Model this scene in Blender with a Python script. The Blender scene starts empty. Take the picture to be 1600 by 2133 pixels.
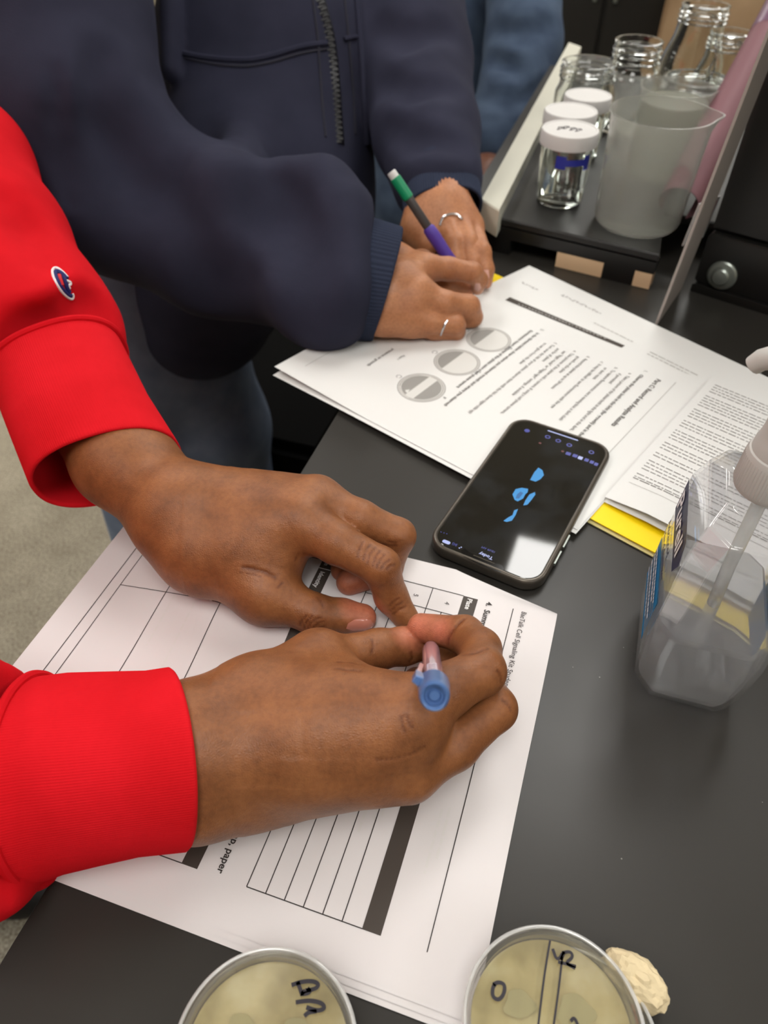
import bpy, math, random
import numpy as np
from mathutils import Matrix, Vector
random.seed(7); rng = np.random.default_rng(7)
SC = bpy.context.scene; COL = SC.collection
# ------------------------------------------------------------------ camera
W, H = 1600, 2133
CF, CP, CR, CH = 1553.3, 0.7838, 0.0106, 0.3553        # focal (px), pitch, roll, height above the bench top (m)
_f = np.array([0, math.cos(CP), -math.sin(CP)]); _u = np.array([0, math.sin(CP), math.cos(CP)]); _r = np.array([1.0, 0, 0])
RT = math.cos(CR)*_r + math.sin(CR)*_u; UP = -math.sin(CR)*_r + math.cos(CR)*_u; FW = _f
CAMP = np.array([0, 0, CH])
cam_d = bpy.data.cameras.new('camera'); cam = bpy.data.objects.new('camera', cam_d); COL.objects.link(cam)
cam_d.sensor_fit = 'VERTICAL'; cam_d.sensor_height = 24.0; cam_d.sensor_width = 18.0; cam_d.lens = 24.0*CF/H
cam_d.clip_start = 0.01; cam_d.clip_end = 50
cam_d.dof.use_dof = True; cam_d.dof.focus_distance = 0.372; cam_d.dof.aperture_fstop = cam_d.lens/2.5
m = np.eye(4); m[:3, 0] = RT; m[:3, 1] = UP; m[:3, 2] = -FW; m[:3, 3] = CAMP
cam.matrix_world = Matrix(m.tolist()); SC.camera = cam
def ray(px, py): return FW + RT*((px-W/2)/CF) - UP*((py-H/2)/CF)
def at(px, py, z=0.0):
    d = ray(px, py); return CAMP + d*((z-CH)/d[2])
def dep(px, py, D): return CAMP + ray(px, py)*D
# ------------------------------------------------------------------ light and exposure
E1 = np.array([0.306, 0.952, 0]); E2 = np.array([0.952, -0.306, 0])     # along / across the bench
wd = bpy.data.worlds.new('room_air'); SC.world = wd; wd.use_nodes = True
wd.node_tree.nodes['Background'].inputs[0].default_value = (1.0, 0.99, 0.97, 1); wd.node_tree.nodes['Background'].inputs[1].default_value = 0.32
PANEL_E = 9.4
SC.view_settings.view_transform = 'Standard'; SC.view_settings.look = 'None'; SC.view_settings.gamma = 1.0
SC.view_settings.exposure = 0.0; SC.view_settings.use_curve_mapping = False
SC.cycles.use_denoising = True; SC.cycles.max_bounces = 14; SC.cycles.transmission_bounces = 12; SC.cycles.transparent_max_bounces = 12
SC.cycles.diffuse_bounces = 4; SC.cycles.glossy_bounces = 6; SC.cycles.caustics_reflective = False
# ------------------------------------------------------------------ materials
def lin(c):
    if isinstance(c, str): c = [int(c[i:i+2], 16) for i in (0, 2, 4)]
    return tuple((v/255/12.92 if v/255 <= .04045 else ((v/255+.055)/1.055)**2.4) for v in c) + (1.0,)
def mat(name, col, rough=.5, metal=0, spec=.5, trans=0, ior=1.45, emit=None, es=1, sss=0, sheen=0, coat=0, alpha=1):
    mt = bpy.data.materials.new(name); mt.use_nodes = True; b = mt.node_tree.nodes['Principled BSDF']
    b.inputs['Base Color'].default_value = lin(col); b.inputs['Roughness'].default_value = rough; b.inputs['Metallic'].default_value = metal
    b.inputs['Specular IOR Level'].default_value = spec; b.inputs['Transmission Weight'].default_value = trans; b.inputs['IOR'].default_value = ior
    b.inputs['Alpha'].default_value = alpha
    if emit: b.inputs['Emission Color'].default_value = lin(emit); b.inputs['Emission Strength'].default_value = es
    if sss:
        b.inputs['Subsurface Weight'].default_value = sss; b.inputs['Subsurface Radius'].default_value = (1, .35, .2); b.inputs['Subsurface Scale'].default_value = .004
    if sheen: b.inputs['Sheen Weight'].default_value = sheen; b.inputs['Sheen Roughness'].default_value = .5
    if coat: b.inputs['Coat Weight'].default_value = coat; b.inputs['Coat Roughness'].default_value = .05
    return mt
def nod(mt, typ, **kw):
    n = mt.node_tree.nodes.new(typ)
    for k, v in kw.items():
        if k in n.inputs.keys(): n.inputs[k].default_value = v
        else: setattr(n, k, v)
    return n
def lk(mt, a, b): mt.node_tree.links.new(a, b)
def bsdf(mt): return mt.node_tree.nodes['Principled BSDF']
def ramp(mt, fac, stops):
    r = nod(mt, 'ShaderNodeValToRGB'); e = r.color_ramp.elements
    while len(e) < len(stops): e.new(.5)
    for q, (p, c) in zip(e, stops): q.position = p; q.color = lin(c) if len(c) != 4 or isinstance(c, str) else c
    lk(mt, fac, r.inputs[0]); return r.outputs[0]
def noise(mt, scale, detail=4, rough=.5, coord='Object', vec=None):
    tc = nod(mt, 'ShaderNodeTexCoord'); n = nod(mt, 'ShaderNodeTexNoise'); n.inputs['Scale'].default_value = scale
    n.inputs['Detail'].default_value = detail; n.inputs['Roughness'].default_value = rough
    lk(mt, vec if vec is not None else tc.outputs[coord], n.inputs['Vector']); return n
def bump(mt, src, strength, dist=.001):
    b = nod(mt, 'ShaderNodeBump'); b.inputs['Strength'].default_value = strength; b.inputs['Distance'].default_value = dist
    lk(mt, src, b.inputs['Height'])
    old = bsdf(mt).inputs['Normal']
    if old.is_linked: lk(mt, old.links[0].from_socket, b.inputs['Normal'])
    lk(mt, b.outputs[0], old); return b
# ------------------------------------------------------------------ mesh helpers
class M:
    def __init__(s): s.v = []; s.f = []
    def add(s, vs, fs):
        o = len(s.v); s.v += [tuple(map(float, p)) for p in vs]; s.f += [tuple(i+o for i in f) for f in fs]; return s
    def hexa(s, p):                                     # 8 corners: bottom 0-3 ccw, top 4-7
        return s.add(p, [(3,2,1,0),(4,5,6,7),(0,1,5,4),(1,2,6,5),(2,3,7,6),(3,0,4,7)])
    def box(s, c, ax, ay, az):                          # centre, three half-vectors
        c, ax, ay, az = map(np.asarray, (c, ax, ay, az))
        return s.hexa([c-ax-ay-az, c+ax-ay-az, c+ax+ay-az, c-ax+ay-az, c-ax-ay+az, c+ax-ay+az, c+ax+ay+az, c-ax+ay+az])
    def prism(s, pts, vec, bevel=0):                    # polygon (ccw seen against vec) swept along vec
        pts = [np.asarray(p, float) for p in pts]; vec = np.asarray(vec, float); n = len(pts)
        if bevel:
            c = sum(pts)/n; L = np.linalg.norm(vec); b = vec/L*bevel
            def ins(p):
                d = c-p; return p + d/np.linalg.norm(d)*bevel
            rings = [[ins(p) for p in pts], [p+b for p in pts], [p+vec-b for p in pts], [ins(p)+vec for p in pts]]
        else: rings = [pts, [p+vec for p in pts]]
        return s.rings(rings)
    def rings(s, rings, close=False, cap0=True, cap1=True):
        n = len(rings[0]); vs = [p for r in rings for p in r]; fs = []; R = len(rings)
        for i in range(R if close else R-1):
            a, b = i*n, ((i+1) % R)*n
            fs += [(a+j, a+(j+1) % n, b+(j+1) % n, b+j) for j in range(n)]
        if not close:
            if cap0: fs.append(tuple(range(n-1, -1, -1)))
            if cap1: fs.append(tuple((R-1)*n+j for j in range(n)))
        return s.add(vs, fs)
    def tube(s, path, r, n=12, cap=True, flat=None):
        path = [np.asarray(p, float) for p in path]; k = len(path); rs = r if hasattr(r, '__len__') else [r]*k
        rings = []; prev = None
        for i, p in enumerate(path):
            t = path[min(i+1, k-1)]-path[max(i-1, 0)]; t = t/(np.linalg.norm(t)+1e-12)
            if prev is None:
                a = np.cross(t, [0, 0, 1.0]);
                if np.linalg.norm(a) < .05: a = np.cross(t, [1.0, 0, 0])
            else: a = prev - t*np.dot(prev, t)
            a = a/np.linalg.norm(a); prev = a; b = np.cross(t, a)
            rings.append([p + rs[i]*(a*math.cos(q) + b*math.sin(q)) for q in np.linspace(0, 2*math.pi, n, endpoint=False)])
        return s.rings(rings, cap0=cap, cap1=cap)
    def lathe(s, prof, c, n=40, ax=None, cap0=True, cap1=True, close=False):   # prof: (r, z) pairs
        c = np.asarray(c, float); ax = (np.array([1., 0, 0]), np.array([0, 1., 0]), np.array([0, 0, 1.])) if ax is None else ax
        return s.rings([[c + max(r, 1e-5)*(ax[0]*math.cos(q) + ax[1]*math.sin(q)) + ax[2]*z for q in np.linspace(0, 2*math.pi, n, endpoint=False)] for r, z in prof], cap0=cap0, cap1=cap1, close=close)
    def grid(s, P):                                     # P[i][j] points
        a, b = len(P), len(P[0]); vs = [p for r in P for p in r]
        return s.add(vs, [(i*b+j, (i+1)*b+j, (i+1)*b+j+1, i*b+j+1) for i in range(a-1) for j in range(b-1)])
    def build(s, name, mt, parent=None, smooth=35):
        return link(name, s.v, s.f, mt, parent, smooth)
def link(name, v, f, mt, parent=None, smooth=35):
    me = bpy.data.meshes.new(name); me.from_pydata([tuple(p) for p in v], [], f)
    if smooth:
        me.shade_smooth()
        if smooth < 180: me.set_sharp_from_angle(angle=math.radians(smooth))
    me.materials.append(mt); me.update()
    o = bpy.data.objects.new(name, me); COL.objects.link(o)
    if parent is not None: own(o, parent)
    return o
def own(o, parent):
    o.parent = parent; o.matrix_parent_inverse = wm(parent).inverted()
def wm(o):
    m = o.matrix_basis.copy()
    return wm(o.parent) @ o.matrix_parent_inverse @ m if o.parent else m
def tag(o, label, cat, group=None, kind=None):
    if label: o['label'] = label
    if cat: o['category'] = cat
    if group: o['group'] = group
    if kind: o['kind'] = kind
    return o
def struct(o): o['kind'] = 'structure'; return o
def thing(name, label, cat, loc, group=None):
    o = bpy.data.objects.new(name, None); COL.objects.link(o); o.location = tuple(map(float, loc)); o.empty_display_size = .02
    return tag(o, label, cat, group)
def unit(v): v = np.asarray(v, float); return v/np.linalg.norm(v)
_tc = {}
def text2d(s, size, bold=0.0, sx=1.0):
    key = (s, bold)
    if key not in _tc:
        cu = bpy.data.curves.new('lettering', 'FONT'); cu.body = s; cu.size = 1.0; cu.offset = bold; cu.resolution_u = 3; cu.fill_mode = 'FRONT'
        ob = bpy.data.objects.new('lettering', cu); COL.objects.link(ob)
        dg = bpy.context.evaluated_depsgraph_get(); dg.update(); me = ob.evaluated_get(dg).to_mesh()
        v = [(p.co.x, p.co.y) for p in me.vertices]; f = [tuple(q.vertices) for q in me.polygons]
        ob.evaluated_get(dg).to_mesh_clear(); bpy.data.objects.remove(ob); bpy.data.curves.remove(cu); _tc[key] = (v, f)
    v, f = _tc[key]; return [(x*size*sx, y*size) for x, y in v], f
# ------------------------------------------------------------------ surface materials
m_floor = mat('terrazzo_floor', (172, 163, 143), .45)
n1 = noise(m_floor, 260, 3); n2 = noise(m_floor, 14, 5)
mx = nod(m_floor, 'ShaderNodeMixRGB', blend_type='MULTIPLY'); mx.inputs[0].default_value = .55
lk(m_floor, ramp(m_floor, n1.outputs[0], [(.36, (118, 108, 92)), (.5, (182, 173, 154)), (.66, (205, 198, 182))]), mx.inputs[1])
lk(m_floor, ramp(m_floor, n2.outputs[0], [(.3, (200, 195, 185)), (.7, (255, 255, 250))]), mx.inputs[2]); lk(m_floor, mx.outputs[0], bsdf(m_floor).inputs['Base Color'])
m_bench = mat('black_epoxy', (47, 45, 42), .34, spec=.42)
n1 = noise(m_bench, 9, 4); mr = nod(m_bench, 'ShaderNodeMapRange'); mr.inputs[3].default_value = .27; mr.inputs[4].default_value = .42
lk(m_bench, n1.outputs[0], mr.inputs[0]); lk(m_bench, mr.outputs[0], bsdf(m_bench).inputs['Roughness'])
n2 = noise(m_bench, 900, 2)
v1 = nod(m_bench, 'ShaderNodeTexVoronoi'); v1.inputs['Scale'].default_value = 75; tc = nod(m_bench, 'ShaderNodeTexCoord'); lk(m_bench, tc.outputs['Object'], v1.inputs['Vector'])
speck = nod(m_bench, 'ShaderNodeMath', operation='LESS_THAN'); lk(m_bench, v1.outputs['Distance'], speck.inputs[0]); speck.inputs[1].default_value = .03
nn = noise(m_bench, 31, 1); sel = nod(m_bench, 'ShaderNodeMath', operation='GREATER_THAN'); lk(m_bench, nn.outputs[0], sel.inputs[0]); sel.inputs[1].default_value = .55
mu = nod(m_bench, 'ShaderNodeMath', operation='MULTIPLY'); lk(m_bench, speck.outputs[0], mu.inputs[0]); lk(m_bench, sel.outputs[0], mu.inputs[1])
mb = nod(m_bench, 'ShaderNodeMixRGB'); mb.inputs[1].default_value = lin((47, 45, 42)); mb.inputs[2].default_value = lin((120, 118, 112)); lk(m_bench, mu.outputs[0], mb.inputs[0]); lk(m_bench, mb.outputs[0], bsdf(m_bench).inputs['Base Color'])
bump(m_bench, n2.outputs[0], .05, .0002)
m_black = mat('black_laminate', (26, 25, 24), .45); m_blackmetal = mat('black_powder_coat', (22, 21, 20), .38, spec=.5)
m_tan = mat('tan_wood', (168, 140, 108), .5); n1 = noise(m_tan, 6, 6)
lk(m_tan, ramp(m_tan, n1.outputs[0], [(.3, (150, 122, 92)), (.7, (184, 155, 122))]), bsdf(m_tan).inputs['Base Color'])
m_matte = mat('matte_black', (9, 9, 9), .9, spec=.1); m_tan2 = mat('gap_light_tan', (222, 190, 152), .5)
m_wall = mat('cream_wall_paint', (206, 198, 182), .8); m_ceil = mat('white_ceiling_tile', (225, 224, 218), .9)
m_rail = mat('pale_grey_rail', (196, 194, 180), .5); m_steel = mat('zinc_steel', (150, 156, 150), .35, metal=.8)
m_boardm = mat('grey_board', (158, 150, 144), .55)
# ------------------------------------------------------------------ room
struct(M().box((1.5, 2, -.91), (4.5, 0, 0), (0, 5, 0), (0, 0, .01)).build('floor', m_floor))
struct(M().box((1.5, 2, 1.92), (4.5, 0, 0), (0, 5, 0), (0, 0, .01)).build('ceiling', m_ceil))
struct(M().box((1.5, 7.01, .5), (4.5, 0, 0), (0, .01, 0), (0, 0, 1.4)).build('wall_back', m_wall))
struct(M().box((1.5, -3.01, .5), (4.5, 0, 0), (0, .01, 0), (0, 0, 1.4)).build('wall_front', m_wall))
struct(M().box((-3.01, 2, .5), (.01, 0, 0), (0, 5, 0), (0, 0, 1.4)).build('wall_left', m_wall))
struct(M().box((6.01, 2, .5), (.01, 0, 0), (0, 5, 0), (0, 0, 1.4)).build('wall_right', m_wall))
m_panel = mat('light_diffuser', (255, 255, 255), .5, emit=(255, 253, 249), es=PANEL_E); m_frame = mat('white_light_frame', (235, 235, 232), .5)
A0 = np.array([.555, 2.11, 1.9]); PD = unit([.94, -.33, 0]); PL = unit([-.35, -.93, 0])
k = 0
for i in range(-1, 2):
    for j in range(-2, 2):
        p0 = A0 + PD*i*1.85 + PL*j*2.2
        c = p0 + PD*.3 + PL*.6
        if not (-2.6 < c[0] < 5.6 and -2.6 < c[1] < 6.6): continue
        t = thing('ceiling_light', 'ceiling light panel mirrored in the phone screen' if (i, j) == (0, 0) else 'recessed rectangular fluorescent ceiling light panel above the bench room', 'ceiling light', (c[0], c[1], 1.9), None if (i, j) == (0, 0) else 'ceiling light panels')
        fr = M()
        for s in (-1, 1):
            fr.box(c+PD*s*.31+[0, 0, .0], PD*.012, PL*.62, (0, 0, .006)); fr.box(c+PL*s*.61, PD*.30, PL*.012, (0, 0, .006))
        fr.build('light_frame', m_frame, t); M().box(c+[0, 0, .004], PD*.298, PL*.598, (0, 0, .002)).build('diffuser', m_panel, t)
# ------------------------------------------------------------------ bench
EDGE = np.array([-.0368, .4683, 0])
b0 = EDGE - E1*.95; b1 = EDGE + E1*1.02
bench = thing('lab_bench', 'black epoxy-topped laboratory bench carrying the worksheets, phone and jars', 'bench', EDGE+[.5, 0, -.9])
M().prism([b0, b0+E2*1.3, b1+E2*1.3, b1][::1] and [p-np.array([0, 0, .03]) for p in (b0, b0+E2*1.3, b1+E2*1.3, b1)], (0, 0, .03), bevel=.002).build('worktop', m_bench, bench)
ib = [b0+E1*.05+E2*.05, b0+E1*.05+E2*1.25, b1-E1*.04+E2*1.25, b1-E1*.04+E2*.05]
M().prism([p-np.array([0, 0, .9]) for p in ib], (0, 0, .869)).build('cabinet_body', m_black, bench)
for k in range(4):                                       # cupboard doors along the left side
    q0 = b0+E1*(.08+.46*k)+E2*.045; cq = q0+E1*.22-np.array([0, 0, .47])
    d = M().box(cq, E1*.22, E2*.008, (0, 0, .38)).build('cupboard_door', m_black, bench)
    M().box(cq+E1*.15-E2*.014+[0, 0, .3], E1*.05, E2*.006, (0, 0, .005)).build('handle', m_steel, d)
# dark cupboard and a tan cupboard across the aisle
def cupboard(name, label, c, ax, ay, hz, mt):
    t = thing(name, label, 'cabinet', (c[0], c[1], -.9)); c = np.array([c[0], c[1], -.9+hz])
    M().box(c, ax, ay, (0, 0, hz-.02)).build('carcass', mt, t)
    M().box(c+[0, 0, hz-.01], ax*1.02, ay*1.03, (0, 0, .012)).build('countertop', mt if hz < .4 else m_bench, t)
    for s in (-1, 1):
        dr = M().box(c+ax*s*.5-ay*1.0-ay/np.linalg.norm(ay)*.012, ax*.47, ay/np.linalg.norm(ay)*.01, (0, 0, hz*.9)).build('door', mt, t)
        M().box(c+ax*s*.12-ay*1.0-ay/np.linalg.norm(ay)*.028+[0, 0, hz*.6], ax/np.linalg.norm(ax)*.006, ay/np.linalg.norm(ay)*.008, (0, 0, .06)).build('handle', m_steel, dr)
    return t
cupboard('floor_cabinet', 'tan wooden floor cabinet seen behind the glass bottles', dep(1590, 90, 2.5), E2*.34, E1*.28, .46, m_tan)
cupboard('floor_cabinet', 'black floor cabinet across the aisle behind the jeans wearer', dep(1262, 60, 2.95), E2*.30, E1*.28, .46, m_black)
cupboard('floor_cabinet', 'made-up low black cabinet filling the dark gap between the navy sweatshirt wearer and the bench', dep(585, 900, 1.62), E2*.17, E1*.20, .20, m_matte)  # added block, not a known cabinet: keeps the gap beside the bench dark
# ------------------------------------------------------------------ raised shelf with rail at the back of the bench
ZS = .036
RD = np.array([.297, .955, 0]); rf0 = at(1012, 447, ZS); rf1 = at(1425, 542, ZS); FD = unit(rf1-rf0)
FN = np.array([FD[1], -FD[0], 0]);  FN = FN if FN[1] < 0 else -FN
rf1 = rf0 + FD*.176; RL = .62; rk = rf1+RD*.10; rw_ = rf0+FD*.40
rack = thing('bench_shelf', 'low black raised shelf with pale side rail holding jars and beakers', 'shelf', (rf0[0], rf0[1], 0))
M().prism([np.array([p[0], p[1], ZS-.008]) for p in (rf0, rf1, rk, rw_+RD*.10, rw_+RD*RL, rf0+RD*RL)], (0, 0, .008), bevel=.0015).build('shelf_board', m_black, rack)
M().prism([np.array([p[0], p[1], .017]) for p in (rf0-FN*.014, rf1-FN*.014, rf1, rf0)][::-1] and [np.array([p[0], p[1], .016]) for p in (rf0, rf1, rf1-FN*.014, rf0-FN*.014)], (0, 0, ZS-.0085-.016)).build('front_apron', m_blackmetal, rack)
for w in (.0, .128):
    q = rf0+FD*w; M().prism([np.array([p[0], p[1], 0]) for p in (q, q+FD*.03, q+FD*.03-FN*.03, q-FN*.03)], (0, 0, .016)).build('foot', m_blackmetal, rack)
for a_, b_ in ((.080, .1275), (.1585, .175)):
    q = rf0+FD*a_+FN*.0005; M().prism([np.array([p[0], p[1], 0.0005]) for p in (q, q+FD*(b_-a_), q+FD*(b_-a_)-FN*.015, q-FN*.015)], (0, 0, .0150)).build('gap_light_strip', m_tan2, rack)  # added strips; their colour paints the tan light showing through the gaps
ra = at(1003, 415, .052); rb = at(1040, 438, .052); rw = rb-ra
M().prism([np.array([p[0], p[1], .024]) for p in (ra, rb, rb+RD*.64, ra+RD*.64)], (0, 0, .028), bevel=.0015).build('side_rail', m_rail, rack)
# ------------------------------------------------------------------ black upright with a bolt, grey board beside it
u0 = at(1437, 606, 0); up = thing('upright_frame', 'black upright metal frame with a large bolt at its foot', 'frame', u0)
UD = unit(at(1600, 657, 0)-u0); UN = np.array([UD[1], -UD[0], 0]); UN = UN if UN[1] < 0 else -UN
M().prism([u0, u0+UD*.30, u0+UD*.30-UN*.07, u0-UN*.07], (0, 0, .008), bevel=.001).build('base_plate', m_blackmetal, up)
M().prism([p+np.array([0, 0, .0085]) for p in (u0-UN*.004, u0+UD*.30-UN*.004, u0+UD*.30-UN*.07, u0-UN*.07)], (0, 0, .048), bevel=.003).build('bottom_rail', m_blackmetal, up)
M().prism([p+np.array([0, 0, .057]) for p in (u0-UN*.010, u0+UD*.05-UN*.010, u0+UD*.05-UN*.06, u0-UN*.06)], (0, 0, .5), bevel=.003).build('post', m_blackmetal, up)
for k, w in enumerate((.058, .098, .138, .178, .218, .258)):
    M().prism([p+np.array([0, 0, .057]) for p in (u0+UD*w-UN*.022, u0+UD*(w+.022)-UN*.022, u0+UD*(w+.022)-UN*.05, u0+UD*w-UN*.05)], (0, 0, .5), bevel=.003).build('bar', m_blackmetal, up)
M().prism([p+np.array([0, 0, .057]) for p in (u0+UD*.05-UN*.052, u0+UD*.3-UN*.052, u0+UD*.3-UN*.06, u0+UD*.05-UN*.06)], (0, 0, .5)).build('back_panel', m_black, up)
sp = u0+UD*.052-UN*.0095+np.array([0, 0, .14]); M().box(sp+UD*.012, UD*.009, UN*.0004, np.array([0, 0, .007])).build('white_sticker', m_ceil, up)
bc = at(1505, 573, .03); tt = np.dot(u0-UN*.004-bc, UN)/np.dot(ray(1505, 573), UN); bc = bc + ray(1505, 573)*tt
M().lathe([(.0001, .0), (.0135, .0), (.0135, .002), (.012, .0032), (.0085, .0034), (.0082, .0065), (.0065, .008), (.0001, .0085)], bc, 32, (UD, np.array([0, 0, 1.]), UN)).build('bolt', m_steel, up)
g0 = at(1363, 678, 0); g1 = at(1412, 606, 0); gd = unit(g1-g0); gn = np.array([gd[1], -gd[0], 0])*.0022; tilt = np.array([.075, .0, 1.0])*.5
board = M().prism([g0+[0, 0, .0005], g0+gn+[0, 0, .0005], g0+gn+gd*.078+[0, 0, .0005], g0+gd*.078+[0, 0, .0005]], tilt, bevel=.0004).build('divider_board', m_boardm)
tag(board, 'thin grey board standing on edge against the black upright frame', 'board')
# ------------------------------------------------------------------ worksheets
m_paper = mat('white_paper', (224, 219, 219), .75, spec=.25); m_paper2 = mat('white_copy_paper', (226, 226, 224), .75, spec=.25)
bump(m_paper, noise(m_paper, 60, 3).outputs[0], .12, .0006); bump(m_paper2, noise(m_paper2, 40, 3).outputs[0], .15, .0008)
m_ink = mat('black_toner', (52, 46, 44), .6); m_ink2 = mat('grey_toner', (112, 110, 108), .7); m_ink3 = mat('pale_grey_toner', (176, 174, 170), .7)
m_ink4 = mat('mid_grey_toner', (140, 138, 136), .7)
m_bar = mat('dark_brown_grey_toner', (66, 58, 52), .55); m_whiteink = mat('unprinted_white', (235, 232, 230), .7); m_show = mat('faint_show_through', (222, 218, 216), .8)
m_pen = mat('pencil_marks', (150, 146, 144), .7)
class Sheet:
    def __init__(s, o, u, v, w, h, z0, fn=None): s.o = np.array([o[0], o[1], z0]); s.u = np.array([u[0], u[1], 0.]); s.v = np.array([v[0], v[1], 0.]); s.w = w; s.h = h; s.fn = fn or (lambda a, b: (a, b, 0.))
    def map(s, a, b, dz=0.0):
        x, y, z = s.fn(a, b); return s.o + s.u*x + s.v*y + np.array([0, 0, z+dz])
    def mesh(s, nu=60, nv=80, th=.0001):
        top = [[s.map(s.w*i/nu, s.h*j/nv, th) for j in range(nv+1)] for i in range(nu+1)]
        bot = [[p-np.array([0, 0, th]) for p in r] for r in top][::-1]
        return M().grid(top).grid(bot)
class Print:                                            # flat print laid on the sheet it belongs to
    def __init__(s, sh): s.sh = sh; s.m = M()
    def text(s, t, u, v, size, bold=0, sx=1.0, rot=0, anchor='l'):
        vs, fs = text2d(t, size, bold, sx); w = max((p[0] for p in vs), default=0)
        if anchor == 'r': vs = [(x-w, y) for x, y in vs]
        c, n = math.cos(rot), math.sin(rot)
        s.m.add([s.sh.map(u+c*x-n*y, v-(n*x+c*y), .0006) for x, y in vs], fs); return w
    def rect(s, u0, v0, u1, v1, dz=.00032, n=24):
        k = max(1, int(max(abs(u1-u0), abs(v1-v0))/.0075)); ku = max(1, int(abs(u1-u0)/.0075)); kv = max(1, int(abs(v1-v0)/.0075))
        s.m.grid([[s.sh.map(u0+(u1-u0)*i/ku, v0+(v1-v0)*j/kv, dz) for j in range(kv+1)] for i in range(ku+1)]); return s
    def line(s, u0, v0, u1, v1, w=.00025):
        return s.rect(u0-(w if u0 == u1 else 0), v0-(w if v0 == v1 else 0), u1+(w if u0 == u1 else 0), v1+(w if v0 == v1 else 0))
    def blob(s, pts, dz=.0002): s.m.add([s.sh.map(a, b, dz) for a, b in pts], [tuple(range(len(pts)))]); return s
    def stroke(s, pts, w=.0004, dz=.0002):
        P = np.array(pts, float); T = np.gradient(P, axis=0); N = np.stack([-T[:, 1], T[:, 0]], 1); N /= np.linalg.norm(N, axis=1)[:, None]+1e-9
        s.m.grid([[s.sh.map(*(p+n*w), dz), s.sh.map(*(p-n*w), dz)] for p, n in zip(P, N)]); return s
    def build(s, name, mt, par): return s.m.build(name, mt, par, 0)
# near worksheet: left margin buckles up off the bench
ga = -1.8778; PU = (math.cos(ga), math.sin(ga)); PV = (math.sin(ga), -math.cos(ga))
_S = np.linspace(0, .2159, 217)
def _profile(v):
    amp = np.clip((.262-v)/.07, 0, 1); corner = np.clip(1-v/.062, 0, 1)**.8
    th = np.zeros_like(_S)
    rise = np.exp(-((_S-.088)/.036)**2)*.255*amp
    fall = np.exp(-((_S-.005)/.0095)**2)*.95*corner*amp
    th = -rise+fall                                     # slope dz/ds measured from the spine side
    ds = _S[1]-_S[0]; dz = np.sin(th)*ds; du = np.cos(th)*ds
    z = np.zeros_like(_S); u = _S.copy()
    z[:-1] = -np.cumsum(dz[::-1])[::-1][:-1]; u[:-1] = _S[-1]-np.cumsum(du[::-1])[::-1][:-1]
    return u, np.maximum(z, 0)
_VV = np.linspace(0, .2794, 113); _PRO = [_profile(v) for v in _VV]
_PUa = np.array([p[0] for p in _PRO]); _PZa = np.array([p[1] for p in _PRO])
def curl(a, b):
    fi = np.clip(b/.2794, 0, 1)*112; i = min(int(fi), 111); f = fi-i; fj = np.clip(a/.2159, 0, 1)*216; j = min(int(fj), 215); g = fj-j
    L = lambda T: (T[i, j]*(1-g)+T[i, j+1]*g)*(1-f)+(T[i+1, j]*(1-g)+T[i+1, j+1]*g)*f
    return L(_PUa)+(a-np.clip(a, 0, .2159)), b, L(_PZa)
ws = Sheet((.103, .2722), PU, PV, .2159, .2794, .0016, curl)
worksheet = ws.mesh(216, 112).build('worksheet', m_paper); tag(worksheet, 'printed worksheet with empty tables under the red-sleeved hands, topmost of its stack', 'paper')
p = Print(ws); p.line(.018, .0245, .198, .0245).line(.018, .263, .198, .263)
for v in (.0717, .0898, .108): p.line(.018, v, .198, v)
for v in (.0627, .0808, .0988): p.line(.0335, v, .198, v)
for u in (.018, .0335, .198): p.line(u, .0535, u, .108)
for v in (.1855, .2224, .2552): p.line(.018, v, .198, v)
for u in (.018, .0650, .198): p.line(u, .1405, u, .2552)
p.build('ruled_line', m_ink, worksheet)['kind'] = 'stuff'
Print(ws).rect(.018, .0450, .1982, .0535).build('table_header', m_bar, worksheet); Print(ws).rect(.018, .1325, .1982, .1405).build('table_header', m_bar, worksheet)
p = Print(ws); p.text('BacTalk Cell Signaling Kit Student Manual', .0185, .0195, .0040, .004, .93); p.text('4.  Summary', .0180, .0398, .0047, .022)
p.text('5. Make a claim', .0085, .1205, .0040, .018); p.text('map, paper', .1968, .1235, .0048, .02, 1.0, 0, 'r'); p.text('and', .0235, .1265, .0040, .018)
p.text('4', .0255, .0625, .0040); p.text('5', .0255, .0810, .0040); p.text('6', .0255, .0990, .0040)
p.build('printed_text', m_ink, worksheet)['kind'] = 'stuff'
p = Print(ws); p.text('Plate', .0192, .0507, .0041, .02); p.rect(.0332, .0451, .0338, .0534, .0005); p.text('Strain', .0135, .1383, .0040, .015, .9); p.rect(.0243, .1326, .0248, .1404, .0005); p.text('Identity', .0268, .1383, .0040, .015); p.text('Link', .0760, .1383, .0040, .015)
p.build('header_lettering', m_whiteink, worksheet)['kind'] = 'stuff'
p = Print(ws)
for r_, (v0, u0, u1) in enumerate([(.060, .115, .150), (.0635, .118, .152), (.068, .120, .160), (.030, .135, .160), (.0335, .137, .168), (.082, .108, .150), (.0865, .106, .13), (.215, .065, .10), (.200, .066, .11)]):
    u = u0
    while u < u1:
        w = random.uniform(.003, .008); p.rect(v0 and u, v0, min(u+w, u1), v0+.0013, .0003); u += w+.0012
p.build('show_through_print', m_show, worksheet)['kind'] = 'stuff'
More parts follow.
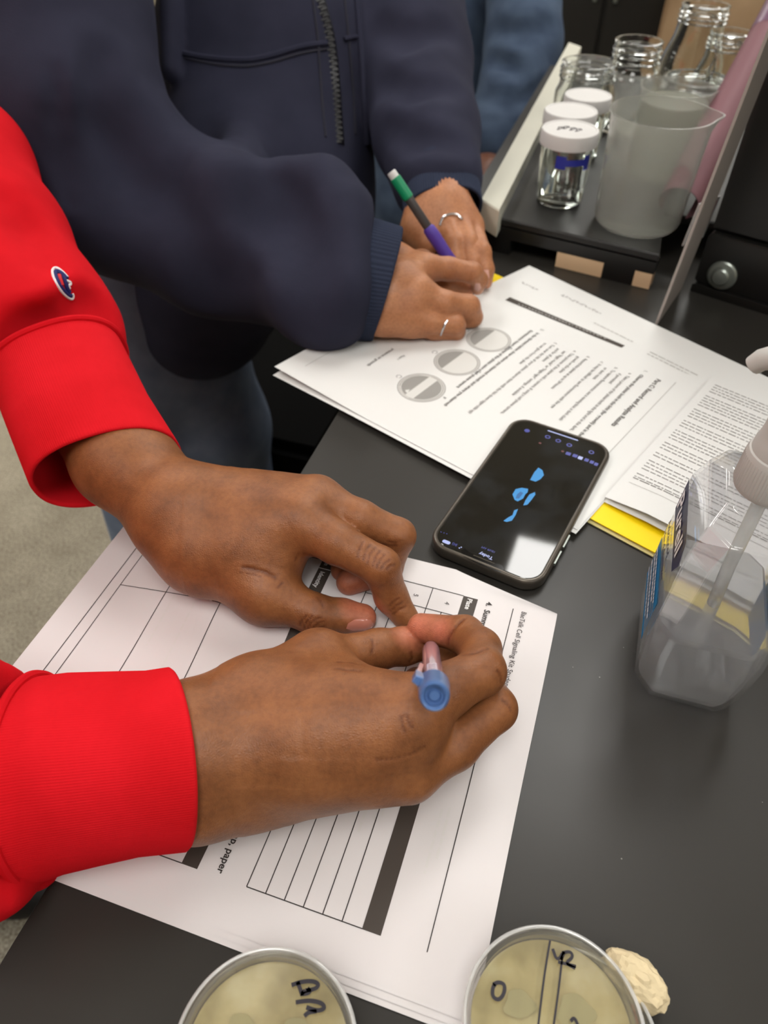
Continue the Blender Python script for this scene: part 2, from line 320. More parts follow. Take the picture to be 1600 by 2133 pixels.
for k, (du, dv, lab) in enumerate([(.0028, .0022, 'blank margin sheet directly below the table worksheet'), (.0052, .001, 'lowest sheet of the stack below the table worksheet')]):
    s2 = Sheet((.103+PU[0]*du+PV[0]*dv, .2722+PU[1]*du+PV[1]*dv), PU, PV, .2159, .2794, .0011-.0005*k, lambda a, b: (lambda q: (q[0], q[1], q[2]*(.97 if k == 0 else .93)))(curl(a, b)))
    s2 = s2.mesh(50, 50).build('worksheet', m_paper); tag(s2, lab, 'paper')
# far worksheet with the three plate drawings
AT = np.array([.2624, .5041]); AU = unit([-.632, -.775]); AV = unit([-.775, .632])
def lift(a, b):                                         # its bottom corner droops over its neighbours and lifts a little
    e = max(0, (b-.18)/.1)*max(0, (a-.12)/.1); return a, b, .0045*e
wa = Sheet(AT, AU, AV, .2159, .2794, .0052, lift)
fars = wa.mesh(30, 40).build('worksheet', m_paper2); tag(fars, 'white worksheet with three round plate drawings behind the phone', 'paper')
wl = Sheet(AT+AV*-.001+AU*.0035, AU, AV, .2159, .2794, .0046, lambda a, b: (a, b, -.0012*max(0, (b-.2)/.08))).mesh(16, 20).build('worksheet', m_paper2); tag(wl, 'sheet directly below the worksheet with plate drawings, corner showing at left', 'paper')
p = Print(wa); B = .022
p.text('Part C: Record and Analyze Results', .0235, .0345, .0055, B)
p.text('1.', .0185, .0475, .0042, .01); p.text('Observe the plates both in the light (for growth) and in the dark (for glow)', .0265, .0475, .0043, .02)
lines = ['a.  Take a picture of the plates both in the light and in the dark,', 'if permitted', 'b.  To capture fluorescence, use a viewing box, a dark cloth', 'or dark room', 'c.  It may be difficult to see fluorescence with the eye', '', 'd.  Record the plates at up to 24 hours', 'growth on the plate', 'e.  Take pictures of the plates with a camera. If using a cell phone camera,', 'use "Night mode" or "Night light" settings, if available', 'and for all plates', 'f.  Turn over the lids of your plates; observe them with the lids down (agar-side up)', 'to see glow from the plate', '']
v = .0555
for i, t in enumerate(lines):
    if t: p.text(t, .0305 if t[1:2] == '.' else .0365, v, .0041, .006, .93)
    v += .0064
p.text('2.', .0185, v+.001, .0042, .01); p.text('In the diagrams below, draw where you observed growth and where you observed', .0265, v+.001, .0043, .02, .95); p.text('fluorescence. Insert pictures of the plates using a cell phone camera', .0265, v+.0075, .0043, .02, .95)
p.text('presence or growth', .1285, .2265, .0042, .015); p.text('Plate 1', .130, .2135, .0034, .01); p.text('Plate 2', .091, .2135, .0034, .01)
p.build('printed_text', m_ink2, fars)['kind'] = 'stuff'
Print(wa).line(.018, .0205, .198, .0205).line(.12, .262, .198, .262).build('ruled_line', m_ink3, fars)['kind'] = 'stuff'
CIRC = [(878, 807), (952, 754), (1018, 707)]
m_pl = [mat('plate_drawing_grey', (196, 194, 190), .7), mat('plate_drawing_dark', (150, 148, 144), .7), mat('plate_drawing_light', (214, 213, 209), .7)]
def inuv(px, py, z=.0055):
    d = at(px, py, z)[:2]-AT; return float(d@AU), float(d@AV)
for k, (cx, cy) in enumerate(CIRC):
    cu, cv = inuv(cx, cy); R = .0192
    ring = lambda r, n=40, a0=0, a1=2*math.pi: [(cu+r*math.cos(q), cv+r*math.sin(q)) for q in np.linspace(a0, a1, n, endpoint=abs(a1-a0) < 6)]
    d = Print(wa).blob(ring(R), .00018).build('plate_drawing', m_pl[0], fars)
    Print(wa).blob(ring(R*.86), .00024).build('agar_drawing', m_pl[2], d)
    g = Print(wa).blob(ring(R*.84, 24, math.pi*.08, math.pi*.92), .0003)
    if k == 0: g.blob(ring(R*.84, 24, -math.pi*.92, -math.pi*.08), .0003)
    g.build('growth_drawing', m_pl[1], d)
    p = Print(wa); p.stroke(ring(R*1.0, 60)+[(cu+R, cv)], .00022); p.stroke(ring(R*.9, 60)+[(cu+R*.9, cv)], .00016)
    p.stroke([(cu+.0021*math.cos(q), cv+R*1.2+.0021*math.sin(q)) for q in np.linspace(0, 5.6, 14)], .00025)
    p.text('P' if k == 0 else 'G', cu-.0016, cv-R*1.08, .0045, 0); p.build('drawing_outline', m_ink2, d)
# sheet with the black title bar and handwriting
CT = np.array([.143, .7053]); CUv = unit([.668, -.744]); CVv = unit([-.744, -.668])
wc = Sheet(CT, CUv, CVv, .2794, .2159, .0034)
bar = wc.mesh(20, 20).build('worksheet', m_paper2); tag(bar, 'worksheet with a black title bar and faint handwriting along its far edge', 'paper')
def cuv(px, py):
    d = at(px, py, .0035)[:2]-CT; return float(d@CUv), float(d@CVv)
c0 = cuv(1062, 619); c1 = cuv(1302, 720)
Print(wc).blob([c0, (c0[0]+.0008, c0[1]+.0075), (c1[0], c1[1]+.0052), c1]).build('title_bar', m_bar, bar)
p = Print(wc)
for i in range(26):
    u = c0[0]+.014+i*(c1[0]-c0[0]-.03)/26; vv = c0[1]+(c1[1]-c0[1])*i/26+.0030; p.rect(u, vv, u+random.uniform(.0015, .0031), vv+.0012, .0006)
p.build('title_lettering', m_ink3, bar)['kind'] = 'stuff'
p = Print(wc)
for (px, py, L, amp) in [(1092, 585, .021, .0016), (1175, 611, .024, .0020), (1215, 630, .024, .0018)]:
    a = cuv(px, py); xs = np.linspace(0, L, 70)
    p.stroke([(a[0]+x+.0012*math.sin(x*1500), a[1]+.004+amp*math.sin(x*2100+px)*(.6+.4*math.sin(x*500))) for x in xs], .0003)
p.build('handwriting', m_pen, bar)['kind'] = 'stuff'
def greeked(p, u0, v0, u1, n, pitch, h=.0011, ragged=.15, wmin=.002, wmax=.008):
    for i in range(n):
        u = u0; end = u1-random.random()*ragged*(u1-u0)
        while u < end:
            w = random.uniform(wmin, wmax); p.rect(u, v0+i*pitch, min(u+w, end), v0+i*pitch+h); u += w+.0009
p = Print(wc); a = cuv(1238, 672); greeked(p, a[0], a[1], a[0]+.043, 1, .003); a = cuv(1355, 733); greeked(p, a[0], a[1], a[0]+.05, 2, .0042); p.build('printed_text', m_ink3, bar)['kind'] = 'stuff'
# dense text page, its second leaf and the two yellow folders
BT = np.array([.2624, .5041])+AU*-.001; BU = unit([.757, -.653]); BV = unit([-.632, -.775])
for k in range(2):
    fnb = (lambda a, b: (a, b, .002+.004*max(0, (b-.13)/.05)*min(1, a/.03))) if k == 0 else (lambda a, b: (a, b, .0016*max(0, (b-.12)/.06)*min(1, a/.03)))
    wb = Sheet(BT+(BU*.0015-BV*-.002 if k else 0), BU, BV, .1778, .1806, .0062 if k == 0 else .0058, fnb)
    o = wb.mesh(24, 24).build('worksheet', m_paper2); tag(o, ['white page of dense small print behind the sanitizer bottle', 'second leaf below the page of dense small print'][k], 'paper')
    if k == 0:
        p = Print(wb); v = .006
        for n in (4, 5, 4, 3, 4, 3, 2, 4, 2): greeked(p, .006, v, .165, n, .0038, .0009, .22, .0014, .0058); v += n*.0038+.0035
        greeked(p, .006, .150, .12, 1, .004); p.build('printed_text', m_ink4, o)['kind'] = 'stuff'
        Print(wb).line(.006, .157, .165, .157, .0002).build('ruled_line', m_ink3, o)
m_yel = mat('yellow_card', (250, 218, 8), .5); m_yele = mat('pale_card_edge', (226, 214, 150), .6)
YU = unit([.762, -.647]); YV = unit([.647, .762]); y0 = at(1225, 1079, .003)
fo = thing('folder', 'yellow card folder sticking out below the page of dense print', 'folder', (y0[0], y0[1], 0))
for k, (z, d) in enumerate([(.0032, .0), (.0008, -.0016)]):
    q = [np.array([*(y0[:2]+YU*a+YV*(b+d)), z]) for a, b in ((0, 0), (.235, 0), (.235, .15), (0, .15))]
    M().prism([r for r in q], (0, 0, .0006)).build('cover', m_yel if k == 0 else m_yele, fo)
y1 = at(1012, 563, .002); e = unit(at(1066, 587, .002)-y1); en = np.array([e[1], -e[0], 0]); en = en if en[1] < 0 else -en
tag(M().prism([y1+en*.08, y1+e*.06+en*.08, y1+e*.06, y1], (0, 0, .0008)).build('folder', m_yel), 'yellow card corner peeking out below the hand with the ring', 'folder')
def milky(mt, w, col):
    tr = nod(mt, 'ShaderNodeBsdfTranslucent'); tr.inputs[0].default_value = lin(col); di = nod(mt, 'ShaderNodeBsdfDiffuse'); di.inputs[0].default_value = lin(col); mA = nod(mt, 'ShaderNodeMixShader'); mA.inputs[0].default_value = .5; lk(mt, tr.outputs[0], mA.inputs[1]); lk(mt, di.outputs[0], mA.inputs[2])
    mB = nod(mt, 'ShaderNodeMixShader'); mB.inputs[0].default_value = w; lk(mt, bsdf(mt).outputs[0], mB.inputs[1]); lk(mt, mA.outputs[0], mB.inputs[2]); out = mt.node_tree.nodes['Material Output']; lk(mt, mB.outputs[0], out.inputs[0])
# ------------------------------------------------------------------ phone
m_case = mat('bronze_grey_case', (92, 86, 78), .32, metal=.55); m_glassblk = mat('black_screen_glass', (6, 7, 9), .035, spec=.6, coat=1.0); m_bez = mat('black_bezel', (10, 10, 11), .1)
nz = noise(m_glassblk, 38, 4); lk(m_glassblk, ramp(m_glassblk, nz.outputs[0], [(.48, (0, 0, 0)), (.68, (30, 34, 38))]), bsdf(m_glassblk).inputs['Emission Color']); bsdf(m_glassblk).inputs['Emission Strength'].default_value = .7
m_glow = mat('screen_blue_glow', (20, 60, 90), .3, emit=(38, 140, 205), es=.9); m_ui = mat('screen_icon_light', (20, 20, 60), .3, emit=(78, 84, 170), es=.75); m_uit = mat('screen_lettering_light', (60, 60, 90), .3, emit=(180, 190, 235), es=.95)
m_uidim = mat('screen_dim_grey', (22, 24, 27), .12, emit=(26, 28, 31), es=.55, spec=.5); m_uired = mat('screen_red_light', (40, 5, 5), .3, emit=(95, 28, 30), es=.7)
PC = np.array([.0962, .3683, 0]); pa = -.5045; PX = np.array([math.cos(pa), math.sin(pa), 0]); PY = np.array([-math.sin(pa), math.cos(pa), 0]); PZ = np.array([0, 0, 1.])
def rrect(w, h, r, n=7):
    pts = []
    for cx, cy, a in ((w/2-r, h/2-r, 0), (-w/2+r, h/2-r, 90), (-w/2+r, -h/2+r, 180), (w/2-r, -h/2+r, 270)):
        pts += [(cx+r*math.cos(math.radians(a+90*i/n)), cy+r*math.sin(math.radians(a+90*i/n))) for i in range(n+1)]
    return pts
PHW, PHH, PHR = .0768, .1518, .0142
phone = thing('phone', 'smartphone lying face up showing a dark photo with glowing blue streaks', 'phone', PC)
PL0 = lambda x, y, z: PC + PX*x + PY*y + PZ*z
prof = [(-.0016, .0006), (-.0004, .0016), (0, .003), (0, .0078), (-.0005, .0090), (-.0014, .0096), (-.0026, .0096), (-.0030, .0088)]
M().rings([[PL0(x, y, z) for x, y in rrect(PHW+2*o, PHH+2*o, PHR+o)] for o, z in prof]).build('case', m_case, phone, 50)
scr = M().rings([[PL0(x, y, z) for x, y in rrect(PHW-.0064+2*o, PHH-.0064+2*o, PHR-.0032+o)] for o, z in ((0, .0085), (0, .0091), (-.0003, .0093))]).build('screen', m_glassblk, phone, 30)
ZP = .00936
def onp(px, py, z=ZP): return at(px, py, z)
def pdisc(px, py, r, mt, name, ring=0):
    c = onp(px, py); q = [c+PX*r*math.cos(a)+PY*r*math.sin(a) for a in np.linspace(0, 2*math.pi, 20, endpoint=False)]
    if ring:
        q2 = [c+(p-c)*(1-ring) for p in q]; return M().add(q+q2, [(i, (i+1) % 20, 20+(i+1) % 20, 20+i) for i in range(20)]).build(name, mt, scr, 0)
    return M().add(q, [tuple(range(20))]).build(name, mt, scr, 0)
def ptext(m, s, px, py, size, bold=.0, z=ZP):
    vs, fs = text2d(s, size, bold); c = onp(px, py, z); m.add([c-PX*x-PY*y for x, y in vs], fs)
m = M(); ptext(m, 'Today', 1028, 1161, .0036, .02); m.build('screen_title', m_uit, scr, 0)
m = M(); ptext(m, '10:09 AM', 1033, 1149, .0024); m.build('screen_time', m_ui, scr, 0)
m = M(); ptext(m, '5G', 954, 1134, .0029, .01); m.build('signal_lettering', m_ui, scr, 0)
m = M(); c = onp(930, 1129); m.add([c+PX*x+PY*y for x, y in rrect(.0052, .0027, .001, 3)], [tuple(range(16))]); m.build('battery_icon', m_uit, scr, 0)
for dx in (-6, 0, 6): pdisc(925+dx, 1110+dx*.3, .00035, m_ui, 'menu_dot')
for q, (px, py) in enumerate([(961, 1140), (957, 1141.5)]): pdisc(px, py, .00045, m_uit, 'signal_dot')
c = onp(1172.5, 907); M().add([c+PX*x+PY*y for x, y in rrect(.0235, .0011, .0005, 3)], [tuple(range(16))]).build('home_bar', m_uit, scr, 0)
for i, (px, py) in enumerate([(1098, 897), (1141, 910), (1163, 918), (1186, 927), (1232, 942)]): pdisc(px, py, .0020, m_ui, 'toolbar_icon', 0 if i == 0 else .42)
for px, py in ((1125, 923), (1172, 940)): pdisc(px, py, .0011, m_uired, 'red_icon')
for i, px in enumerate((1184, 1198, 1209, 1222, 1233, 1242)):
    c = onp(px, 945+i*4.4); M().add([c+PX*x+PY*y for x, y in rrect(.0036-.0002*i, .0034, .0004, 2)], [tuple(range(12))]).build('thumbnail', m_ui if i != 2 else m_uit, scr, 0)
def poly(pts, mt, name, z=ZP, par=None): q = [at(x, y, z) for x, y in pts]; return M().add(q, [tuple(range(len(q)))]).build(name, mt, par or scr, 0)
blot = lambda z: [(860+x/3.478, 840+y/3.478) for x, y in z]
poly(blot([(850, 555), (880, 500), (910, 466), (940, 485), (950, 520), (925, 550), (890, 568)]), m_glow, 'glowing_streak')
poly(blot([(722, 660), (745, 622), (790, 612), (836, 620), (832, 645), (815, 660), (800, 690), (760, 711), (738, 700)]), m_glow, 'glowing_streak')
poly(blot([(800, 740), (815, 705), (845, 660), (885, 643), (888, 662), (860, 700), (830, 735)]), m_glow, 'glowing_streak')
poly(blot([(656, 852), (690, 828), (722, 810), (735, 775), (762, 766), (745, 810), (718, 850), (680, 860)]), m_glow, 'glowing_streak')
poly(blot([(780, 640), (800, 650), (770, 690), (745, 690), (755, 660)]), mat('screen_mid_blue', (10, 40, 60), .3, emit=(22, 96, 160), es=.9), 'streak_shade', ZP+.00004)
M().add([onp(px, py, ZP+.0001) for px, py in [(960, 1146), (968, 1142), (978, 1150), (1030, 1172), (1046, 1177), (1050, 1186), (1043, 1193), (1000, 1176), (966, 1160)]], [tuple(range(9))]).build('camera_notch', m_bez, scr, 0)
M().tube([PL0(-.007, -PHH/2+.0052, .0094), PL0(.007, -PHH/2+.0052, .0094)], .00035, 8).build('earpiece_slot', m_case, phone)
for y0, y1 in ((-.050, -.038), (-.034, -.022)):
    M().box(PL0(PHW/2+.0004, (y0+y1)/2, .0058), PX*.0006, PY*(y1-y0)/2, PZ*.0012).build('side_button', m_steel, phone)
# ------------------------------------------------------------------ hand sanitizer bottle
def thin(name, col, fr=.07, rough=.04, haze=0):                # thin clear plastic: light passes, the surface mirrors a little
    mt = bpy.data.materials.new(name); mt.use_nodes = True; t = mt.node_tree; t.nodes.remove(bsdf(mt)); out = t.nodes['Material Output']
    tr = nod(mt, 'ShaderNodeBsdfTransparent'); tr.inputs[0].default_value = lin(col); gl = nod(mt, 'ShaderNodeBsdfGlossy'); gl.inputs['Roughness'].default_value = rough; gl.inputs[0].default_value = (1, 1, 1, 1)
    lw = nod(mt, 'ShaderNodeLayerWeight'); lw.inputs[0].default_value = .5; pw = nod(mt, 'ShaderNodeMath', operation='POWER'); lk(mt, lw.outputs['Facing'], pw.inputs[0]); pw.inputs[1].default_value = 4.0
    mr = nod(mt, 'ShaderNodeMapRange'); mr.inputs[3].default_value = fr; mr.inputs[4].default_value = .85; lk(mt, pw.outputs[0], mr.inputs[0]); mx = nod(mt, 'ShaderNodeMixShader'); lk(mt, mr.outputs[0], mx.inputs[0]); lk(mt, tr.outputs[0], mx.inputs[1]); lk(mt, gl.outputs[0], mx.inputs[2]); last = mx
    if haze:
        di = nod(mt, 'ShaderNodeBsdfDiffuse'); di.inputs[0].default_value = lin((235, 236, 236)); m2 = nod(mt, 'ShaderNodeMixShader'); m2.inputs[0].default_value = haze; lk(mt, mx.outputs[0], m2.inputs[1]); lk(mt, di.outputs[0], m2.inputs[2]); last = m2
    lk(mt, last.outputs[0], out.inputs[0]); return mt
m_clear = thin('clear_plastic', (248, 248, 249), .07, .04, .04); m_gel = mat('clear_gel', (250, 252, 252), .0, trans=1, ior=1.16)
milky(m_gel, .30, (232, 233, 234))  # white mixed in stands for ceiling light refracted inside the gel
m_frost = mat('frosted_plastic', (226, 226, 223), .4, trans=.15, ior=1.4); milky(m_frost, .45, (214, 213, 208)); m_navyl = mat('navy_label', (36, 34, 74), .4); m_bluel = mat('blue_label', (18, 122, 178), .4); m_wl = mat('white_label_print', (240, 240, 245), .4)
m_tube = mat('translucent_tube', (240, 240, 238), .2, trans=1, ior=1.15); milky(m_tube, .3, (225, 225, 222))
BA = unit([.30, .954, 0]); BB = unit([.954, -.30, 0]); BC = np.array([.1700, .2435, 0])
def octo(c, ha, hb, ca, cb, z): return [c + BA*a + BB*b + PZ*z for a, b in ((-ha+ca, -hb), (ha-ca, -hb), (ha, -hb+cb), (ha, hb-cb), (ha-ca, hb), (-ha+ca, hb), (-ha, hb-cb), (-ha, -hb+cb))]
def bott(off, zs): return [octo(BC, h[0]-off, h[1]-off, h[2], h[3], z) for z, h in zs]
prof = [(.0, (.029, .019, .008, .006)), (.004, (.0345, .0240, .009, .007)), (.012, (.0370, .0270, .009, .008)), (.040, (.0385, .0290, .009, .008)), (.075, (.0380, .0275, .0095, .008)), (.108, (.0385, .0260, .011, .008)), (.1215, (.0345, .0220, .011, .009)), (.1270, (.021, .0160, .009, .008))]
bt = thing('sanitizer_bottle', 'clear pump bottle of hand sanitizer standing on the black bench', 'bottle', BC)
def octring(r, z): return [BC + r*(BA*math.cos(q)+BB*math.sin(q)) + PZ*z for q in np.radians([-112.5+0, -67.5, -22.5, 22.5, 67.5, 112.5, 157.5, 202.5])]
def reorder(r, z):                                       # an eight-point ring in the order used by octo()
    ang = [math.atan2(b, a) for a, b in ((-1, -2), (1, -2), (2, -1), (2, 1), (1, 2), (-1, 2), (-2, 1), (-2, -1))]
    return [BC + r*(BA*math.cos(q)+BB*math.sin(q)) + PZ*z for q in ang]
outer = bott(0, prof) + [reorder(.0120, .1285), reorder(.0120, .131)]
inner = bott(.0014, [(z if i else .0035, h) for i, (z, h) in enumerate(prof)]) + [reorder(.0106, .1285), reorder(.0106, .131)]
def dense(rings, k=4):
    out = []
    for a, b in zip(rings[:-1], rings[1:]): out += [[p+(q-p)*i/k for p, q in zip(a, b)] for i in range(k)]
    return out + [rings[-1]]
body = M().rings(outer + inner[::-1], cap0=True, cap1=True).build('bottle_body', m_clear, bt, 20)
bv = body.modifiers.new('bevel', 'BEVEL'); bv.width = .0022; bv.segments = 3; bv.limit_method = 'ANGLE'; bv.angle_limit = math.radians(14)
def lerp_prof(z):
    for (z0, h0), (z1, h1) in zip(prof[:-1], prof[1:]):
        if z0 <= z <= z1: f = (z-z0)/(z1-z0); return tuple(a+(b-a)*f for a, b in zip(h0, h1))
gel = [(.0042, lerp_prof(.0042))]+[(z, h) for z, h in prof[2:4]]+[(.056, lerp_prof(.056))]
go = M().rings(bott(.0017, gel)).build('gel', m_gel, bt, 20); bv = go.modifiers.new('bevel', 'BEVEL'); bv.width = .002; bv.segments = 2; bv.limit_method = 'ANGLE'; bv.angle_limit = math.radians(14)
M().tube([BC+PZ*.128, BC+PZ*.08-BA*.002, BC+PZ*.05-BA*.008, BC+PZ*.012-BA*.014], .0032, 14).build('dip_tube', m_tube, bt)
pump = M().lathe([(.0115, 0.1305), (.0145, 0.1310), (.0151, 0.1330), (.0146, 0.1490), (.0141, 0.1505), (.0134, 0.1510), (.0132, 0.1550), (.0125, 0.1570), (.0120, 0.1610), (.0115, 0.1750), (.0040, 0.1770), (.0040, 0.1890)], BC, 36).build('pump_collar', m_frost, bt)
rb_ = M()
for q in np.linspace(0, 2*math.pi, 60, endpoint=False):
    d = BA*math.cos(q)+BB*math.sin(q); rb_.tube([BC+d*.0150+PZ*0.1335, BC+d*.0145+PZ*0.1480], .00035, 5)
rb_.build('collar_ribs', m_frost, pump)['kind'] = 'stuff'
hz = BC+PZ*0.1890; nd = unit(-BB*.95+BA*.30)
M().lathe([(.0040, 0.1870), (.0100, 0.1880), (.0115, 0.1910), (.0110, 0.1970), (.0001, 0.1990)], BC, 28).build('pump_head', m_frost, bt)
M().tube([hz+nd*.004+PZ*.004, hz+nd*.012+PZ*.0040, hz+nd*.018+PZ*.0025, hz+nd*.023-PZ*.001, hz+nd*.0252-PZ*.0045], [.0062, .0058, .0052, .0045, .0040], 14).build('nozzle', m_frost, bt)
# print on the broad left face: -BB side, reading from far to near
def onface(s, z, o=.0003): h = lerp_prof(z); return BC - BB*(h[1]+o) - BA*s + PZ*z     # s: across, positive to the reader's right
def lab(m, pts): m.add([onface(a, z) for a, z in pts], [tuple(range(len(pts)))])
m = M(); lab(m, [(-.028, .083), (.018, .083), (.024, .094), (.018, .104), (-.028, .104)]); m.build('navy_label', m_navyl, bt, 0)
m = M(); lab(m, [(-.028, .030), (.020, .030), (.020, .061), (-.028, .061)]); m.build('blue_label', m_bluel, bt, 0)
def ftext(m, s, a, z, size, bold=0, o=.0007, sx=1): vs, fs = text2d(s, size, bold, sx); m.add([onface(a+x, z+y, o) for x, y in vs], fs)
m = M(); ftext(m, 'Purell', -.026, .0880, .0160, .02, sx=1.08); m.build('label_lettering', m_wl, bt, 0)['kind'] = 'stuff'
m = M(); ftext(m, 'Advanced', -.026, .0735, .0068, .02); ftext(m, 'Hand Sanitizer', -.026, .066, .0062, .02); m.build('dark_lettering', m_navyl, bt, 0)['kind'] = 'stuff'
m = M()
for z, a, b in ((.054, -.024, .014), (.050, -.024, .008), (.0445, -.024, .016), (.039, -.024, .012)):
    u = a
    while u < b: w = random.uniform(.0015, .004); lab_z = [(u, z), (u+w, z), (u+w, z+.0017), (u, z+.0017)]; m.add([onface(q, y, .0007) for q, y in lab_z], [(0, 1, 2, 3)]); u += w+.0007
m.build('small_print', m_wl, bt, 0)['kind'] = 'stuff'
m = M(); m.add([BC+BB*(lerp_prof(z)[1]+.0003)+BA*a+PZ*z for a, z in ((-.014, .034), (.020, .034), (.020, .078), (-.014, .078))], [(0, 1, 2, 3)]); m.build('back_label', m_bluel, bt, 0)
# ------------------------------------------------------------------ petri dishes
m_dish = thin('clear_polystyrene', (250, 250, 248), .09, .03, .03); m_rim = thin('rim_highlight_white', (250, 250, 248), .15, .05, .35); m_agar = mat('khaki_agar', (196, 176, 118), .25, sss=.0, spec=.35); m_mark = mat('marker_ink', (34, 30, 40), .45)
n1 = noise(m_agar, 60, 3); lk(m_agar, ramp(m_agar, n1.outputs[0], [(.32, (168, 152, 100)), (.55, (200, 184, 130)), (.75, (216, 206, 160))]), bsdf(m_agar).inputs['Base Color'])
m_smear = mat('bacterial_smear', (178, 168, 118), .4)
def dish(label, c, z0, r=.0325, h=.0142, lid=True, grp=None):
    t = thing('petri_dish', label, 'petri dish', (c[0], c[1], z0), grp); c = np.array([c[0], c[1], z0])
    M().lathe([(r-.0016, .0003), (r-.0012, 0.0), (r-.0009, .001), (r-.0009, h-.0016), (r-.0021, h-.0016), (r-.0021, .0016), (.0001, .0016), (.0001, .0004), (r-.0025, .0004)], c, 72, cap0=False, cap1=False).build('dish_base', m_dish, t, 30)
    M().lathe([(.0001, .0018), (r-.0024, .0018), (r-.0024, .0068), (r-.0035, .0062), (.0001, .006)], c, 56).build('agar', m_agar, t, 30)
    if lid: M().lathe([(r, .0050), (r+.0010, .0050), (r+.0010, h-.0008), (r+.0004, h), (r-.0012, h), (r-.0020, h-.0006), (.0001, h-.0006), (.0001, h-.0016), (r-.0005, h-.0016), (r, h-.0022)], c, 72, cap0=False, cap1=False, close=True).build('lid', m_dish, t, 30)
    if lid: M().lathe([(r+.0004+.0008*math.cos(q), h-.0004+.0006*math.sin(q)) for q in np.linspace(0, 2*math.pi, 8, endpoint=False)], c, 72, cap0=False, cap1=False, close=True).build('lid_rim_highlight', m_rim, t, 60)  # whitish ring added to paint the highlight along the lid edge
    return t
DG = 'marked agar dishes at the near edge'
zl = .0142; cl = at(552, 1972, .0285); cl = cl + np.array([0, -.0335, 0]); cl[0] += .004
dish('lower petri dish of the left stack beside the worksheet edge', cl+np.array([-.001, .002, 0]), 0.0002)
dl = dish('clear petri dish with two dark initials written on its lid, left of the two', cl, .0146)
cr = at(1110, 1932, .0285)+np.array([.0035, -.0325, 0])
dish('lower petri dish of the right stack, poking out near the crumpled paper', cr+np.array([.0085, -.0035, 0]), .0002)
dr = dish('petri dish marked with a ring and a stripe, on top of the right stack', cr, .0146)
def inkp(t, name, strokes, z=.0293, w=.0006):
    m = M()
    for s in strokes:
        P = np.array([at(x, y, z) for x, y in s]); k = 6
        if len(P) > 2:                                   # smooth the hand stroke
            for _ in range(2): P = np.concatenate([[P[0]], np.stack([.75*P[:-1]+.25*P[1:], .25*P[:-1]+.75*P[1:]], 1).reshape(-1, 3), [P[-1]]])
        T = np.gradient(P, axis=0); N = np.cross(T, [0, 0, 1.]); N /= np.linalg.norm(N, axis=1)[:, None]+1e-12
        m.grid([[p+n*w, p-n*w] for p, n in zip(P, N)])
    return m.build(name, m_mark, t, 0)
f = lambda pts: [(460+x/2.5, 1620+y/2.5) for x, y in pts]
inkp(dl, 'marker_initials', [f([(368, 1080), (420, 1062), (480, 1058), (512, 1075), (495, 1100), (440, 1108)]), f([(440, 1108), (415, 1130), (470, 1118), (450, 1095)]), f([(400, 1062), (425, 1135)]), f([(390, 1170), (450, 1160), (500, 1165), (535, 1180), (540, 1205), (500, 1215), (445, 1195)]), f([(500, 1215), (455, 1222), (435, 1242)])], w=.00075)['kind'] = 'stuff'
for s in ([(490, 2018), (512, 2060), (530, 2105), (540, 2150)], [(533, 2008), (550, 2050), (562, 2095), (572, 2150)]): inkp(dl, 'marker_line', [s], .0170, .0003)
g = lambda pts: [(300+x/1.3333, 1880+y/1.3333) for x, y in pts]
inkp(dr, 'marker_line', [g([(1128, 105), (1112, 200), (1095, 340)])], w=.0004); inkp(dr, 'marker_line', [g([(1162, 150), (1152, 240), (1138, 340)])], w=.0004)
inkp(dr, 'marker_ring', [g([(970, 228), (985, 220), (1003, 228), (1000, 255), (985, 272), (968, 262), (968, 238), (975, 226)])], w=.0007)
inkp(dr, 'marker_initials', [g([(1135, 128), (1148, 165), (1170, 130), (1158, 160)]), g([(1162, 140), (1185, 135), (1192, 152), (1170, 168), (1198, 183)]), g([(1150, 165), (1180, 172), (1200, 178)])], w=.0006)['kind'] = 'stuff'
inkp(dr, 'marker_dab', [g([(1185, 330), (1195, 318), (1205, 340)])], w=.0006)
for cc, t in ((cl, dl), (cr, dr)):
    for a, b, s in ((.010, .006, .007), (-.011, .008, .006), (-.006, -.008, .006)):
        pts = [np.array([cc[0]+a+s*math.cos(q)*(1+.25*math.sin(3*q+a*900)), cc[1]+b+s*.8*math.sin(q), .0146+.0070]) for q in np.linspace(0, 2*math.pi, 18, endpoint=False)]
        M().add(pts, [tuple(range(18))]).build('colony_smear', m_smear, t, 0)
# ------------------------------------------------------------------ crumpled paper
m_cr = mat('beige_tissue', (222, 204, 166), .85)
def crumple():
    import bmesh
    bm = bmesh.new(); bmesh.ops.create_icosphere(bm, subdivisions=4, radius=1); P = np.array([v.co[:] for v in bm.verts]); F = [tuple(v.index for v in f.verts) for f in bm.faces]; bm.free()
    d = np.zeros(len(P))
    for k in range(11):
        n = unit(rng.normal(size=3)); d += .06*(np.abs((P@n)*rng.uniform(1.0, 2.4)+rng.uniform(-1, 1)) % .7)
    r = .85+(d-d.mean())*.9
    Q = P*r[:, None]*np.array([.0165, .0110, .0105]); c = at(1322, 2040, .011)
    a = math.radians(-38); R2 = np.array([[math.cos(a), -math.sin(a), 0], [math.sin(a), math.cos(a), 0], [0, 0, 1]])
    Q = Q@R2.T; Q[:, 2] -= Q[:, 2].min(); Q = Q+np.array([c[0], c[1], .0003])
    return tag(link('crumpled_paper', Q, F, m_cr, None, 0), 'small crumpled beige paper beside the right petri dish stack', 'paper')
crumple()
